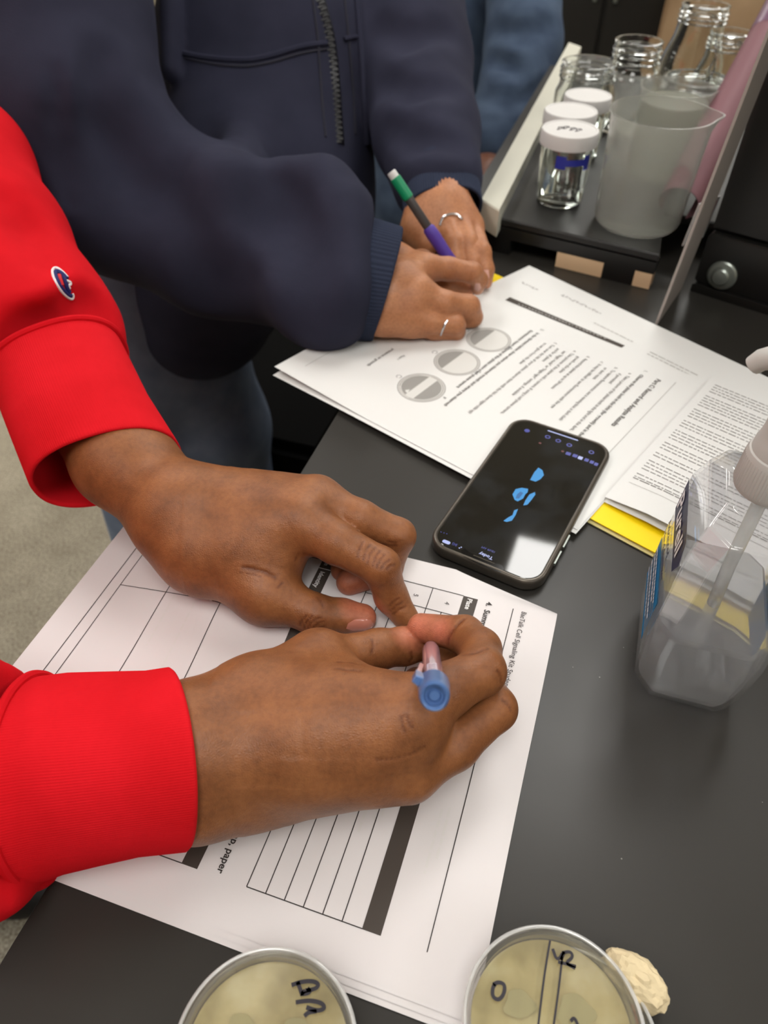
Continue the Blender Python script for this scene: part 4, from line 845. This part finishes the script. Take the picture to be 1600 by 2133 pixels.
# ------------------------------------------------------------------ person in the navy sweatshirt: hands
NI, NM, NR = J(884, 558, .046, .0112), J(868, 612, .040, .0116), J(850, 656, .027, .0108)
palmN = chain([J(700, 540, .042, .0165), J(812, 548, .040, .0165), NI]) + chain([J(690, 600, .036, .018), J(805, 598, .036, .018), NM]) + chain([J(690, 640, .030, .0165), J(797, 646, .030, .0160), NR]) + chain([J(797, 646, .030, .0160), J(855, 672, .020, .0105)]) + chain([J(835, 590, .042, .017), J(862, 610, .041, .0135)])
fingN = [chain([NI, J(935, 560, .042, .0100), J(984, 568, .037, .0090), J(999, 584, .028, .0076), J(995, 600, .019, .0062)]),
         chain([NM, J(925, 632, .034, .0108), J(974, 640, .025, .0108), J(984, 660, .015, .0088), J(955, 668, .0115, .0075)]),
         chain([NR, J(900, 672, .0225, .0092), J(948, 677, .0185, .0088), J(950, 690, .0105, .0075), J(915, 690, .0095, .0070)]),
         chain([J(855, 672, .020, .0105), J(905, 688, .0135, .0078), J(935, 690, .0105, .0074), J(905, 692, .009, .0065)]),
         chain([J(822, 556, .036, .0135), J(878, 546, .033, .0110), J(930, 588, .021, .0095), J(972, 602, .013, .0075)])]
fN = hand_field(palmN, fingN, .0016)
VN, QN = fN.surface(); VN = relax(VN, QN, 2)
OI, OM, OR = J(932, 452, .046, .0105), J(962, 456, .044, .0102), J(984, 472, .038, .0096)
palmO = chain([J(905, 330, .075, .020), J(900, 430, .048, .0190), OI]) + chain([J(930, 330, .075, .019), J(930, 430, .050, .0175), OM]) + chain([J(935, 430, .050, .0170), OR]) + chain([J(895, 440, .044, .019), J(872, 478, .034, .0145), J(888, 510, .026, .0110)]) + chain([J(900, 450, .042, .018), J(925, 480, .036, .013)])
fingO = [chain([OI, J(948, 505, .038, .0088), J(952, 545, .026, .0078), J(955, 575, .014, .0068)]),
         chain([OM, J(976, 505, .038, .0092), J(986, 548, .026, .0080), J(990, 580, .014, .0068)]),
         chain([OR, J(1004, 525, .033, .0086), J(1013, 562, .021, .0074), J(1012, 588, .0115, .0062)]),
         chain([J(985, 480, .030, .0095), J(1000, 530, .020, .0075), J(1005, 560, .012, .0066), J(1000, 580, .009, .006)])]
fO = hand_field(palmO, fingO, .0016)
VO, QO = fO.surface(); VO = relax(VO, QO, 2)
navy_loc = np.array([-.33, .95, -.9])
navy_person = thing('person', 'person in a navy zip sweatshirt and jeans writing with a pencil', 'person', navy_loc)
# ------------------------------------------------------------------ cloth
def cloth(name, col, col2, knit=1400, rough=.9, sheen=.35, bs=.25):
    mt = mat(name, col, rough, spec=.15, sheen=sheen); n = noise(mt, 25, 4); lk(mt, ramp(mt, n.outputs[0], [(.3, col2), (.7, col)]), bsdf(mt).inputs['Base Color'])
    bsdf(mt).inputs['Sheen Tint'].default_value = lin(col)
    w = noise(mt, knit, 2); bump(mt, w.outputs[0], bs, .0006); bump(mt, noise(mt, 90, 3).outputs[0], .12, .002); return mt
m_red = cloth('red_sweatshirt_fleece', (212, 20, 32), (196, 14, 26), 1500); m_redrib = cloth('red_rib_knit', (214, 24, 36), (200, 18, 28), 1700, bs=.15)
m_navy = cloth('navy_fleece', (46, 47, 63), (40, 41, 56), 900); m_navyrib = cloth('navy_rib_knit', (46, 52, 70), (40, 46, 63), 900); m_denim = cloth('blue_denim', (72, 86, 106), (54, 66, 86), 700, sheen=.15); m_denim2 = cloth('faded_dark_denim', (130, 144, 168), (108, 122, 146), 700, sheen=.15)
m_thread = mat('navy_thread', (32, 32, 46), .8); m_zip = mat('black_zip_teeth', (20, 20, 26), .4); m_shoe = mat('dark_shoe', (34, 32, 32), .6)
def fold(f, line, r, depth, k=.015, d0=.15):
    P = [f.hit(x, y, d0) for x, y in line]; P = [p for p in P if p is not None]
    if len(P) > 1: f.carve([p+f.normal(p)*(r-depth) for p in P], r, k)
def ridge(f, line, r, rise, k=.02):
    P = [f.hit(x, y) for x, y in line]; P = [p for p in P if p is not None]; P = [p-f.normal(p)*(r-rise) for p in P]
    for a, b in zip(P[:-1], P[1:]): sl, D = f.group([(a, r, b, r)], .01); f.merge(sl, D, k)
def cuff(name, ends, dmag, mt, par, ribs=110, th=.0028, amp=.00022, n=660, shear=0, ex=.86):
    # ends: [(edge A, edge B), ...] from the hem to the seam; each pair gives the width across the line of sight
    C = [(a+b)/2 for a, b in ends]; Wv = [(a-b)/2 for a, b in ends]; ax = unit(C[-1]-C[0]); rings = []; inner = []
    ts = np.linspace(0, len(ends)-1, 34)
    def ring(t, off, rib):
        i = min(int(t), len(ends)-2); g = t-i; c = C[i]*(1-g)+C[i+1]*g; w = Wv[i]*(1-g)+Wv[i+1]*g; dm = dmag[i]*(1-g)+dmag[i+1]*g
        d = unit(np.cross(ax, w)); L = np.linalg.norm(w); wu = w/L
        if np.dot(d, CAMP-c) < 0: d = -d
        sh = -ax*shear*max(0, 1-t/1.5)
        return [c+sh*math.sin(q)+wu*(L+off+rib*math.sin(ribs*q))*math.copysign(abs(math.cos(q))**ex, math.cos(q))+d*(dm+off+rib*math.sin(ribs*q))*math.copysign(abs(math.sin(q))**ex, math.sin(q)) for q in np.linspace(0, 2*math.pi, n, endpoint=False)]
    R = [ring(t, -th, 0) for t in ts[::-1][10:]]
    R += [[p-ax*.0006 for p in ring(0, -th*.7, 0)], [p-ax*.0011 for p in ring(0, -th*.35, amp*.5)]] + [ring(t, 0, amp) for t in ts]
    V = np.array([p for r in R for p in r]); k = len(R); j = np.arange(n); Q = np.concatenate([np.stack([i*n+j, i*n+(j+1) % n, (i+1)*n+(j+1) % n, (i+1)*n+j], 1) for i in range(k-1)])
    s = np.dot(np.cross(V[Q[0, 1]]-V[Q[0, 0]], V[Q[0, 3]]-V[Q[0, 0]]), V[Q[0, 0]]-C[0])
    if s > 0: Q = Q[:, ::-1]                             # first ring is the inner wall
    return bigmesh(name, V, Q, mt, par), ring
# red sweatshirt --------------------------------------------------
f = Field((-.86, -.16, -.22), (.02, .78, .62), .0036)
gr = [chain([J(125, 778, .066, .0400), J(96, 706, .071, .0490), J(62, 640, .079, .0475), J(-12, 505, .102, .0505), J(-95, 352, .128, .0560), (ELB_L, .060), (SH_L, .082), (CHEST, .155)]),
      chain([J(150, 1612, .050, .0425), J(-25, 1640, .053, .0475), (ELB_R, .060), (SH_R, .082), (CHEST, .155), (HIP, .165)])]
for g in gr: sl, D = f.group(g, .02); f.merge(sl, D, .03)
sc0 = at(116, 756, .066); f.cut(sc0, at(170, 870, .060)-sc0, .09); sc1 = dep(86, 1622, .336); f.cut(sc1, dep(200, 1600, .335)-sc1, .10)
fold(f, [(40, 672), (100, 672), (160, 655), (205, 628)], .012, .0035); fold(f, [(150, 610), (190, 640), (232, 668)], .010, .002); fold(f, [(20, 420), (60, 470), (90, 540)], .012, .003)
fold(f, [(8, 1450), (14, 1530), (6, 1600)], .008, .003, .01); fold(f, [(12, 1660), (22, 1740), (2, 1820)], .008, .003, .01)
fRed = f; Vr, Qr = f.surface(); Vr = relax(Vr, Qr, 3); sweat = bigmesh('sweatshirt', Vr, Qr, m_red, red_person)
e1 = [(at(70, 1024, .044), at(374, 928, .056)), (at(30, 925, .054), at(312, 832, .063)), (at(-14, 812, .062), at(254, 716, .070))]
c1, _ = cuff('cuff', e1, [.033, .034, .035], m_redrib, red_person, 210, amp=.00009, n=900)
e2 = [(dep(404, 1752, .331), dep(366, 1394, .338)), (dep(300, 1775, .331), dep(300, 1398, .338)), (dep(120, 1815, .330), dep(120, 1404, .340)), (dep(28, 1846, .330), dep(28, 1416, .342))]
e2[0] = (dep(376, 1768, .331), dep(352, 1390, .338)); e2[2] = (dep(150, 1812, .330), dep(135, 1402, .340)); e2[3] = (dep(96, 1832, .330), dep(72, 1410, .342))
c2, _ = cuff('cuff', e2, [.0385, .0395, .041, .042], m_redrib, red_person, 230, amp=.00010, n=980, shear=.020, ex=1.0)
def ringpath(ends, dm, off, ex=.86):
    (a, b) = ends[-1]; C = (a+b)/2; w = (a-b)/2; ax = unit((ends[-1][0]+ends[-1][1])/2-(ends[0][0]+ends[0][1])/2); d = unit(np.cross(ax, w)); L = np.linalg.norm(w)
    return [C+w/L*(L+off)*math.copysign(abs(math.cos(q))**ex, math.cos(q))+d*(dm+off)*math.copysign(abs(math.sin(q))**ex, math.sin(q)) for q in np.linspace(0, 2*math.pi, 120)]
M().tube(ringpath(e1, .034, .0012), .0023, 8, cap=False).build('cuff_seam', m_red, c1); M().tube(ringpath(e2, .042, .0010, 1.0), .0022, 8, cap=False).build('cuff_seam', m_red, c2)
# round letter badge on the left sleeve
m_bw, m_bb, m_br = mat('white_embroidery', (232, 226, 228), .7), mat('blue_embroidery', (26, 34, 98), .7), mat('red_embroidery', (205, 34, 44), .7)
ez = lambda pts: [(x/2.6667, 500+y/2.6667) for x, y in pts]
def stitch(f, pts, r, lift=.0004):
    P = [f.hit(x, y) for x, y in pts]; P = [p+f.normal(p)*lift for p in P if p is not None]
    for _ in range(2): P = [P[0]]+[q for a, b in zip(P[:-1], P[1:]) for q in (a*.75+b*.25, a*.25+b*.75)]+[P[-1]]
    return P, r
badge = M().tube(*stitch(fRed, ez([(374, 208), (345, 176), (312, 154), (292, 164), (292, 196), (308, 240), (338, 285), (372, 318), (398, 331), (406, 312), (400, 298)]), .00095), 8).build('sleeve_badge', m_bw, sweat)
M().tube(*stitch(fRed, ez([(372, 216), (340, 184), (313, 172), (306, 190), (316, 228), (342, 270), (374, 304), (394, 310)]), .0016, .0001), 8).build('badge_ring', m_bb, badge)
M().tube(*stitch(fRed, ez([(352, 200), (362, 230), (370, 262), (384, 290)]), .0015, .0002), 8).build('badge_ring', m_bb, badge)
M().tube(*stitch(fRed, ez([(328, 196), (334, 222), (344, 252)]), .0015, .0001), 8).build('badge_centre', m_br, badge)
M().tube(*stitch(fRed, ez([(366, 226), (386, 232), (392, 244), (376, 252), (384, 268)]), .0009, .0006), 8).build('badge_hook', m_bw, badge)
tf = lowres(chain([(HIP+[0, 0, .02], .155), (HIP+[.02, -.09, -.25], .095), (HIP+[.03, -.10, -.72], .060)]) + chain([(HIP+[0, 0, .02], .155), (HIP+[.02, .09, -.25], .095), (HIP+[.03, .10, -.72], .060)]), .014, .04)
Vt, Qt = tf.surface(); bigmesh('trousers', relax(Vt, Qt, 2), Qt, m_denim2, red_person)
def shoe(p, par): p = np.asarray(p); g = lowres(chain([(p+[-.02, 0, -.855+.9], .04), (p+[.08, 0, .035], .040), (p+[.14, 0, .03], .032)]), .008, .02); V, Q = g.surface(); V[:, 2] = np.maximum(V[:, 2], -.899); bigmesh('shoe', V, Q, m_shoe, par)
for s in (-1, 1): shoe((HIP[0]+.03, HIP[1]+.10*s, -.899), red_person)
# navy sweatshirt --------------------------------------------------
f = Field((-.68, .46, -.34), (.26, 1.32, .52), .0048)
for g, k in ((chain([K(545, 420, .92, .128), K(560, 120, .91, .132), K(600, -250, .95, .15), K(600, -420, 1.0, .11)]), .03), (chain([K(545, 420, .92, .128), K(430, 540, 1.0, .12), K(405, 620, 1.05, .115)]), .05),
             (chain([K(120, -330, .72, .09), K(105, 40, .675, .088), K(150, 260, .675, .086), K(225, 395, .69, .074)]), .03), (chain([K(215, 335, .685, .074), K(300, 412, .69, .074), K(450, 500, .685, .067), K(640, 556, .665, .058)]), .015), (chain([K(692, 482, .645, .045), K(676, 612, .626, .048)]), .03), (chain([K(600, 402, .655, .030), K(665, 412, .650, .036)]), .012),
             (chain([K(120, -330, .72, .09), K(380, -380, .9, .11), K(700, -380, .95, .10), K(815, -150, .92, .082), K(862, 130, .87, .066), K(888, 280, .81, .056), K(910, 372, .765, .047)]), .03), (chain([K(352, -40, .795, .012), K(354, 150, .80, .010)]), .01)):
    sl, D = f.group(g, .016); f.merge(sl, D, k)
fold(f, [(566, 392), (582, 425), (596, 460), (606, 500)], .013, .010, .016); ridge(f, [(528, 345), (548, 410), (556, 480)], .018, .002, .02); fold(f, [(150, 330), (210, 370), (280, 440)], .03, .005, .03); fold(f, [(800, 60), (850, 80), (920, 60)], .014, .004, .02); fold(f, [(232, 130), (225, 170), (235, 230)], .014, .010, .02); fold(f, [(118, 150), (118, 250), (138, 420)], .006, .003, .008)
fold(f, [(270, 300), (330, 350), (370, 420)], .03, .006, .03); fold(f, [(455, 440), (440, 520), (430, 600)], .03, .005, .03); fold(f, [(340, 230), (300, 290), (300, 360)], .025, .006, .03)
ridge(f, [(500, 270), (480, 360), (478, 480)], .02, .003, .03); ridge(f, [(250, 200), (300, 250), (340, 330)], .018, .003, .03); fold(f, [(800, 175), (860, 185), (930, 180)], .012, .004, .02); fold(f, [(820, 270), (870, 290), (960, 300)], .012, .003, .02)
fold(f, [(620, 440), (650, 520), (640, 640)], .03, .004, .03)
nc = dep(764, 570, .64); f.cut(nc, dep(864, 586, .65)-nc, .10)
fNavy = f; Vn, Qn = f.surface(); Vn = relax(Vn, Qn, 3); hood = bigmesh('sweatshirt', Vn, Qn, m_navy, navy_person)
eN = [(dep(776, 703, .628), dep(832, 486, .648)), (dep(676, 698, .632), dep(760, 462, .652))]
cuff('cuff', eN, [.035, .038], m_navyrib, navy_person, 90, amp=.0003, n=540, shear=.009)
eO = [(dep(842, 446, .735), dep(1003, 438, .75)), (dep(838, 372, .76), dep(992, 365, .775))]
cuff('cuff', eO, [.032, .036], m_navyrib, navy_person, 90, amp=.0003, n=540)
def surfline(f, pts, r, name, mt, par, lift=.0005, n=7, d0=.15):
    D = []
    for (x0, y0), (x1, y1) in zip(pts[:-1], pts[1:]):
        k = max(2, int(math.hypot(x1-x0, y1-y0)/14)); D += [(x0+(x1-x0)*i/k, y0+(y1-y0)*i/k) for i in range(k)]
    D.append(pts[-1]); P = [f.hit(x, y, d0) for x, y in D]; P = [p+f.normal(p)*lift for p in P if p is not None]
    if len(P) > 2:
        Q = np.array(P)
        for _ in range(3): Q[1:-1] = (Q[:-2]+2*Q[1:-1]+Q[2:])/4
        return M().tube(list(Q), r, n).build(name, mt, par), Q
    return None, None
surfline(fNavy, [(383, 112), (412, 118), (450, 124), (520, 127), (575, 115), (620, 98), (680, 90)], .0032, 'pocket_welt', m_navy, hood); surfline(fNavy, [(386, 122), (450, 136), (520, 140), (580, 127), (625, 110), (680, 102)], .0016, 'pocket_stitch', m_thread, hood)
for ln in ([(652, 0), (662, 80), (670, 200), (678, 285)], [(718, 0), (728, 100), (737, 200), (740, 280)]): surfline(fNavy, ln, .0014, 'placket_seam', m_thread, hood)
surfline(fNavy, [(744, 0), (756, 120), (762, 220), (763, 300)], .0040, 'front_edge', m_navy, hood); surfline(fNavy, [(716, 82), (735, 78), (752, 76)], .0026, 'pocket_welt', m_navy, hood)
zp, ZQ = surfline(fNavy, [(662, -30), (672, 10), (688, 60), (698, 130), (704, 200), (707, 250), (711, 300)], .0062, 'zipper_tape', m_zip, hood, -.0034)
if ZQ is not None:
    m = M(); seg = np.concatenate([[0], np.cumsum(np.linalg.norm(np.diff(ZQ, axis=0), axis=1))]); 
    for i, s in enumerate(np.arange(0, seg[-1], .0029)):
        p = np.array([np.interp(s, seg, ZQ[:, k]) for k in range(3)]); q = np.array([np.interp(min(s+.002, seg[-1]), seg, ZQ[:, k]) for k in range(3)]); t = unit(q-p+1e-9); n_ = -unit(ray(690, 150)); x = unit(np.cross(t, n_)); n_ = np.cross(x, t)
        m.box(p+x*(.0017 if i % 2 else -.0017)+n_*.0060, x*.0030, t*.0010, n_*.0014)
    m.build('zipper_teeth', m_zip, zp)['kind'] = 'stuff'
# body of the navy wearer: hands, arms, chest, neck
bn = lowres(chain([K(700, 590, .66, .016), K(640, 545, .665, .026), K(225, 395, .69, .045), K(120, -330, .74, .06), K(560, -250, .95, .10)]) + chain([K(915, 320, .785, .014), K(862, 130, .88, .04), K(815, -150, .93, .05), K(600, -250, .95, .10)]) + chain([K(600, -250, .95, .10), K(560, 120, .93, .09), K(430, 600, 1.02, .09)]) + chain([K(600, -250, .95, .10), K(610, -560, 1.02, .055)]), .012, .03)
Vb, Qb = bn.surface(); Vb = relax(Vb, Qb, 1)
V = np.concatenate([VN, VO, Vb]); Q = np.concatenate([QN, QO+len(VN), Qb+len(VN)+len(VO)])
padN = padweight(VN, [(at(996, 600, .018), .010)]); padO = padweight(VO, [(at(1012, 590, .010), .008)])
navy_body = bigmesh('body', V, Q, m_skin2, navy_person, {'pad': np.concatenate([padN, padO, np.zeros(len(Vb))]), 'crease': np.zeros(len(V))})
nail(fO, [(1008, 562), (1018, 562), (1020, 578), (1014, 586), (1007, 580)], m_nail2, 'fingernail', navy_body); nail(fN, [(990, 590), (1000, 590), (1003, 600), (996, 607), (988, 602)], m_nail2, 'fingernail', navy_body)
m_silver = mat('silver', (205, 205, 208), .2, metal=1)
def band(f, ln, r, name, par, lift=.0004):
    P = [f.hit(x, y) for x, y in ln]; P = [p+f.normal(p)*lift for p in P if p is not None]
    if len(P) < 2: return
    for _ in range(3): P = [P[0]]+[q for a, b in zip(P[:-1], P[1:]) for q in (a*.75+b*.25, a*.25+b*.75)]+[P[-1]]
    return M().tube(P, r, 8).build(name, m_silver, par)
band(fN, [(932, 668), (926, 676), (922, 686), (918, 697)], .0010, 'braided_ring', navy_body)['label'] = 'thin braided silver ring'
band(fO, [(917, 470), (921, 456), (930, 449), (944, 446), (956, 450), (962, 458)], .0013, 'ring', navy_body, .0006)
# jeans of the navy wearer
HN = np.array([-.355, .965, -.06])
jf = lowres(chain([(HN, .125), (np.array([-.40, .94, -.42]), .088), (np.array([-.445, .95, -.86]), .066)]) + chain([(HN, .125), (np.array([-.285, .975, -.42]), .088), (np.array([-.275, 1.03, -.86]), .066)]), .010, .035)
Vj, Qj = jf.surface(); bigmesh('jeans', relax(Vj, Qj, 2), Qj, m_denim2, navy_person)
for p in ((-.445, .95, -.899), (-.275, 1.03, -.899)): shoe(p, navy_person)
# pencil
tp = at(988, 618, .0065); er = at(848, 408, .088); L = .132; er = tp+unit(er-tp)*L; xd = unit(tp-er); xs = unit(np.cross(xd, [0, 0, 1.])); xt = np.cross(xd, xs); pax = (xs, xt, xd)
pcl = thing('mechanical_pencil', 'grey pencil with white eraser, green collar and purple grip in the hand', 'pencil', tp)
M().lathe([(.0001, 0), (.0036, 0), (.0042, .001), (.0042, .012)], er, 24, pax).build('eraser', m_lid, pcl); M().lathe([(.0044, .006), (.0050, .0065), (.0050, .026), (.0042, .027)], er, 24, pax).build('collar', mat('green_plastic', (22, 140, 96), .35), pcl)
M().lathe([(.0041, .020), (.0041, .075), (.0036, .076)], er, 24, pax).build('barrel', mat('dark_grey_barrel', (70, 66, 66), .3), pcl); M().lathe([(.0041, .056), (.0056, .058), (.0060, .066), (.0056, .085), (.0060, .094), (.0046, .098)], er, 24, pax).build('grip', mat('purple_rubber', (78, 52, 150), .5), pcl)
M().lathe([(.0044, .097), (.0044, .104), (.0030, .116), (.0012, .126), (.0010, .130), (.0003, .1315)], er, 20, pax).build('tip', m_zip, pcl)
# ------------------------------------------------------------------ person in blue denim behind
den = thing('person', 'person in blue denim standing behind the navy sweatshirt wearer, arm hanging down', 'person', (.16, 1.6, -.9))
A = [K(1080, -420, 1.5, .075), K(1092, -60, 1.40, .072), K(1090, 90, 1.36, .068), K(1050, 250, 1.33, .058), K(1022, 312, 1.31, .050)]
TD = [K(960, -420, 1.62, .13), K(930, 50, 1.58, .15), K(900, 420, 1.7, .15)]
df = Field((-.35, 1.0, -.62), (.72, 2.2, .62), .009)
for g in (chain(A), chain(TD), chain([K(1080, -420, 1.5, .075), K(960, -420, 1.62, .13)])): sl, D = df.group(g, .02); df.merge(sl, D, .02)
fold(df, [(1020, 120), (1090, 150), (1160, 140)], .015, .008, .02, .8); fold(df, [(1030, 60), (1090, 70), (1150, 50)], .015, .006, .02, .8); fold(df, [(1010, 200), (1060, 210), (1130, 190)], .015, .007, .02, .8)
V, Q = df.surface(); bigmesh('denim_jacket', relax(V, Q, 2), Q, m_denim, den)
eD = [(dep(983, 338, 1.30), dep(1060, 348, 1.31)), (dep(988, 286, 1.31), dep(1076, 300, 1.325))]
cuff('cuff', eD, [.034, .04], m_denim, den, 4, amp=0, n=80)
hf = lowres(chain([K(1024, 312, 1.31, .03), K(1012, 366, 1.29, .030), K(1002, 400, 1.28, .024)]) + chain([K(1002, 400, 1.28, .024), K(985, 440, 1.28, .012)]) + chain([K(1008, 400, 1.28, .022), K(1003, 450, 1.27, .011)]) + chain([K(1012, 396, 1.29, .020), K(1022, 446, 1.28, .010)]) + chain([K(1000, 370, 1.28, .02), K(978, 400, 1.27, .012), K(974, 424, 1.26, .010)]) + chain([K(1014, 392, 1.30, .018), K(1036, 440, 1.29, .009)]) + chain([(q, r_*.5) for q, r_ in (A[3], A[1], A[0], TD[0])]), .006, .012)
V, Q = hf.surface(); bigmesh('body', relax(V, Q, 1), Q, skin('brown_skin', (118, 72, 50), (100, 58, 40), (150, 95, 80)), den, {'pad': np.zeros(len(V)), 'crease': np.zeros(len(V))})
HD = TD[-1][0]; lf = lowres(chain([(HD, .14), (HD+[-.09, .0, -.3], .085), (np.array([HD[0]-.10, HD[1], -.86]), .06)]) + chain([(HD, .14), (HD+[.08, .02, -.3], .085), (np.array([HD[0]+.09, HD[1]+.03, -.86]), .06)]), .014, .04)
V, Q = lf.surface(); bigmesh('jeans', relax(V, Q, 2), Q, m_denim, den)
for dx in (-.10, .09): shoe((HD[0]+dx, HD[1]+.01, -.899), den)
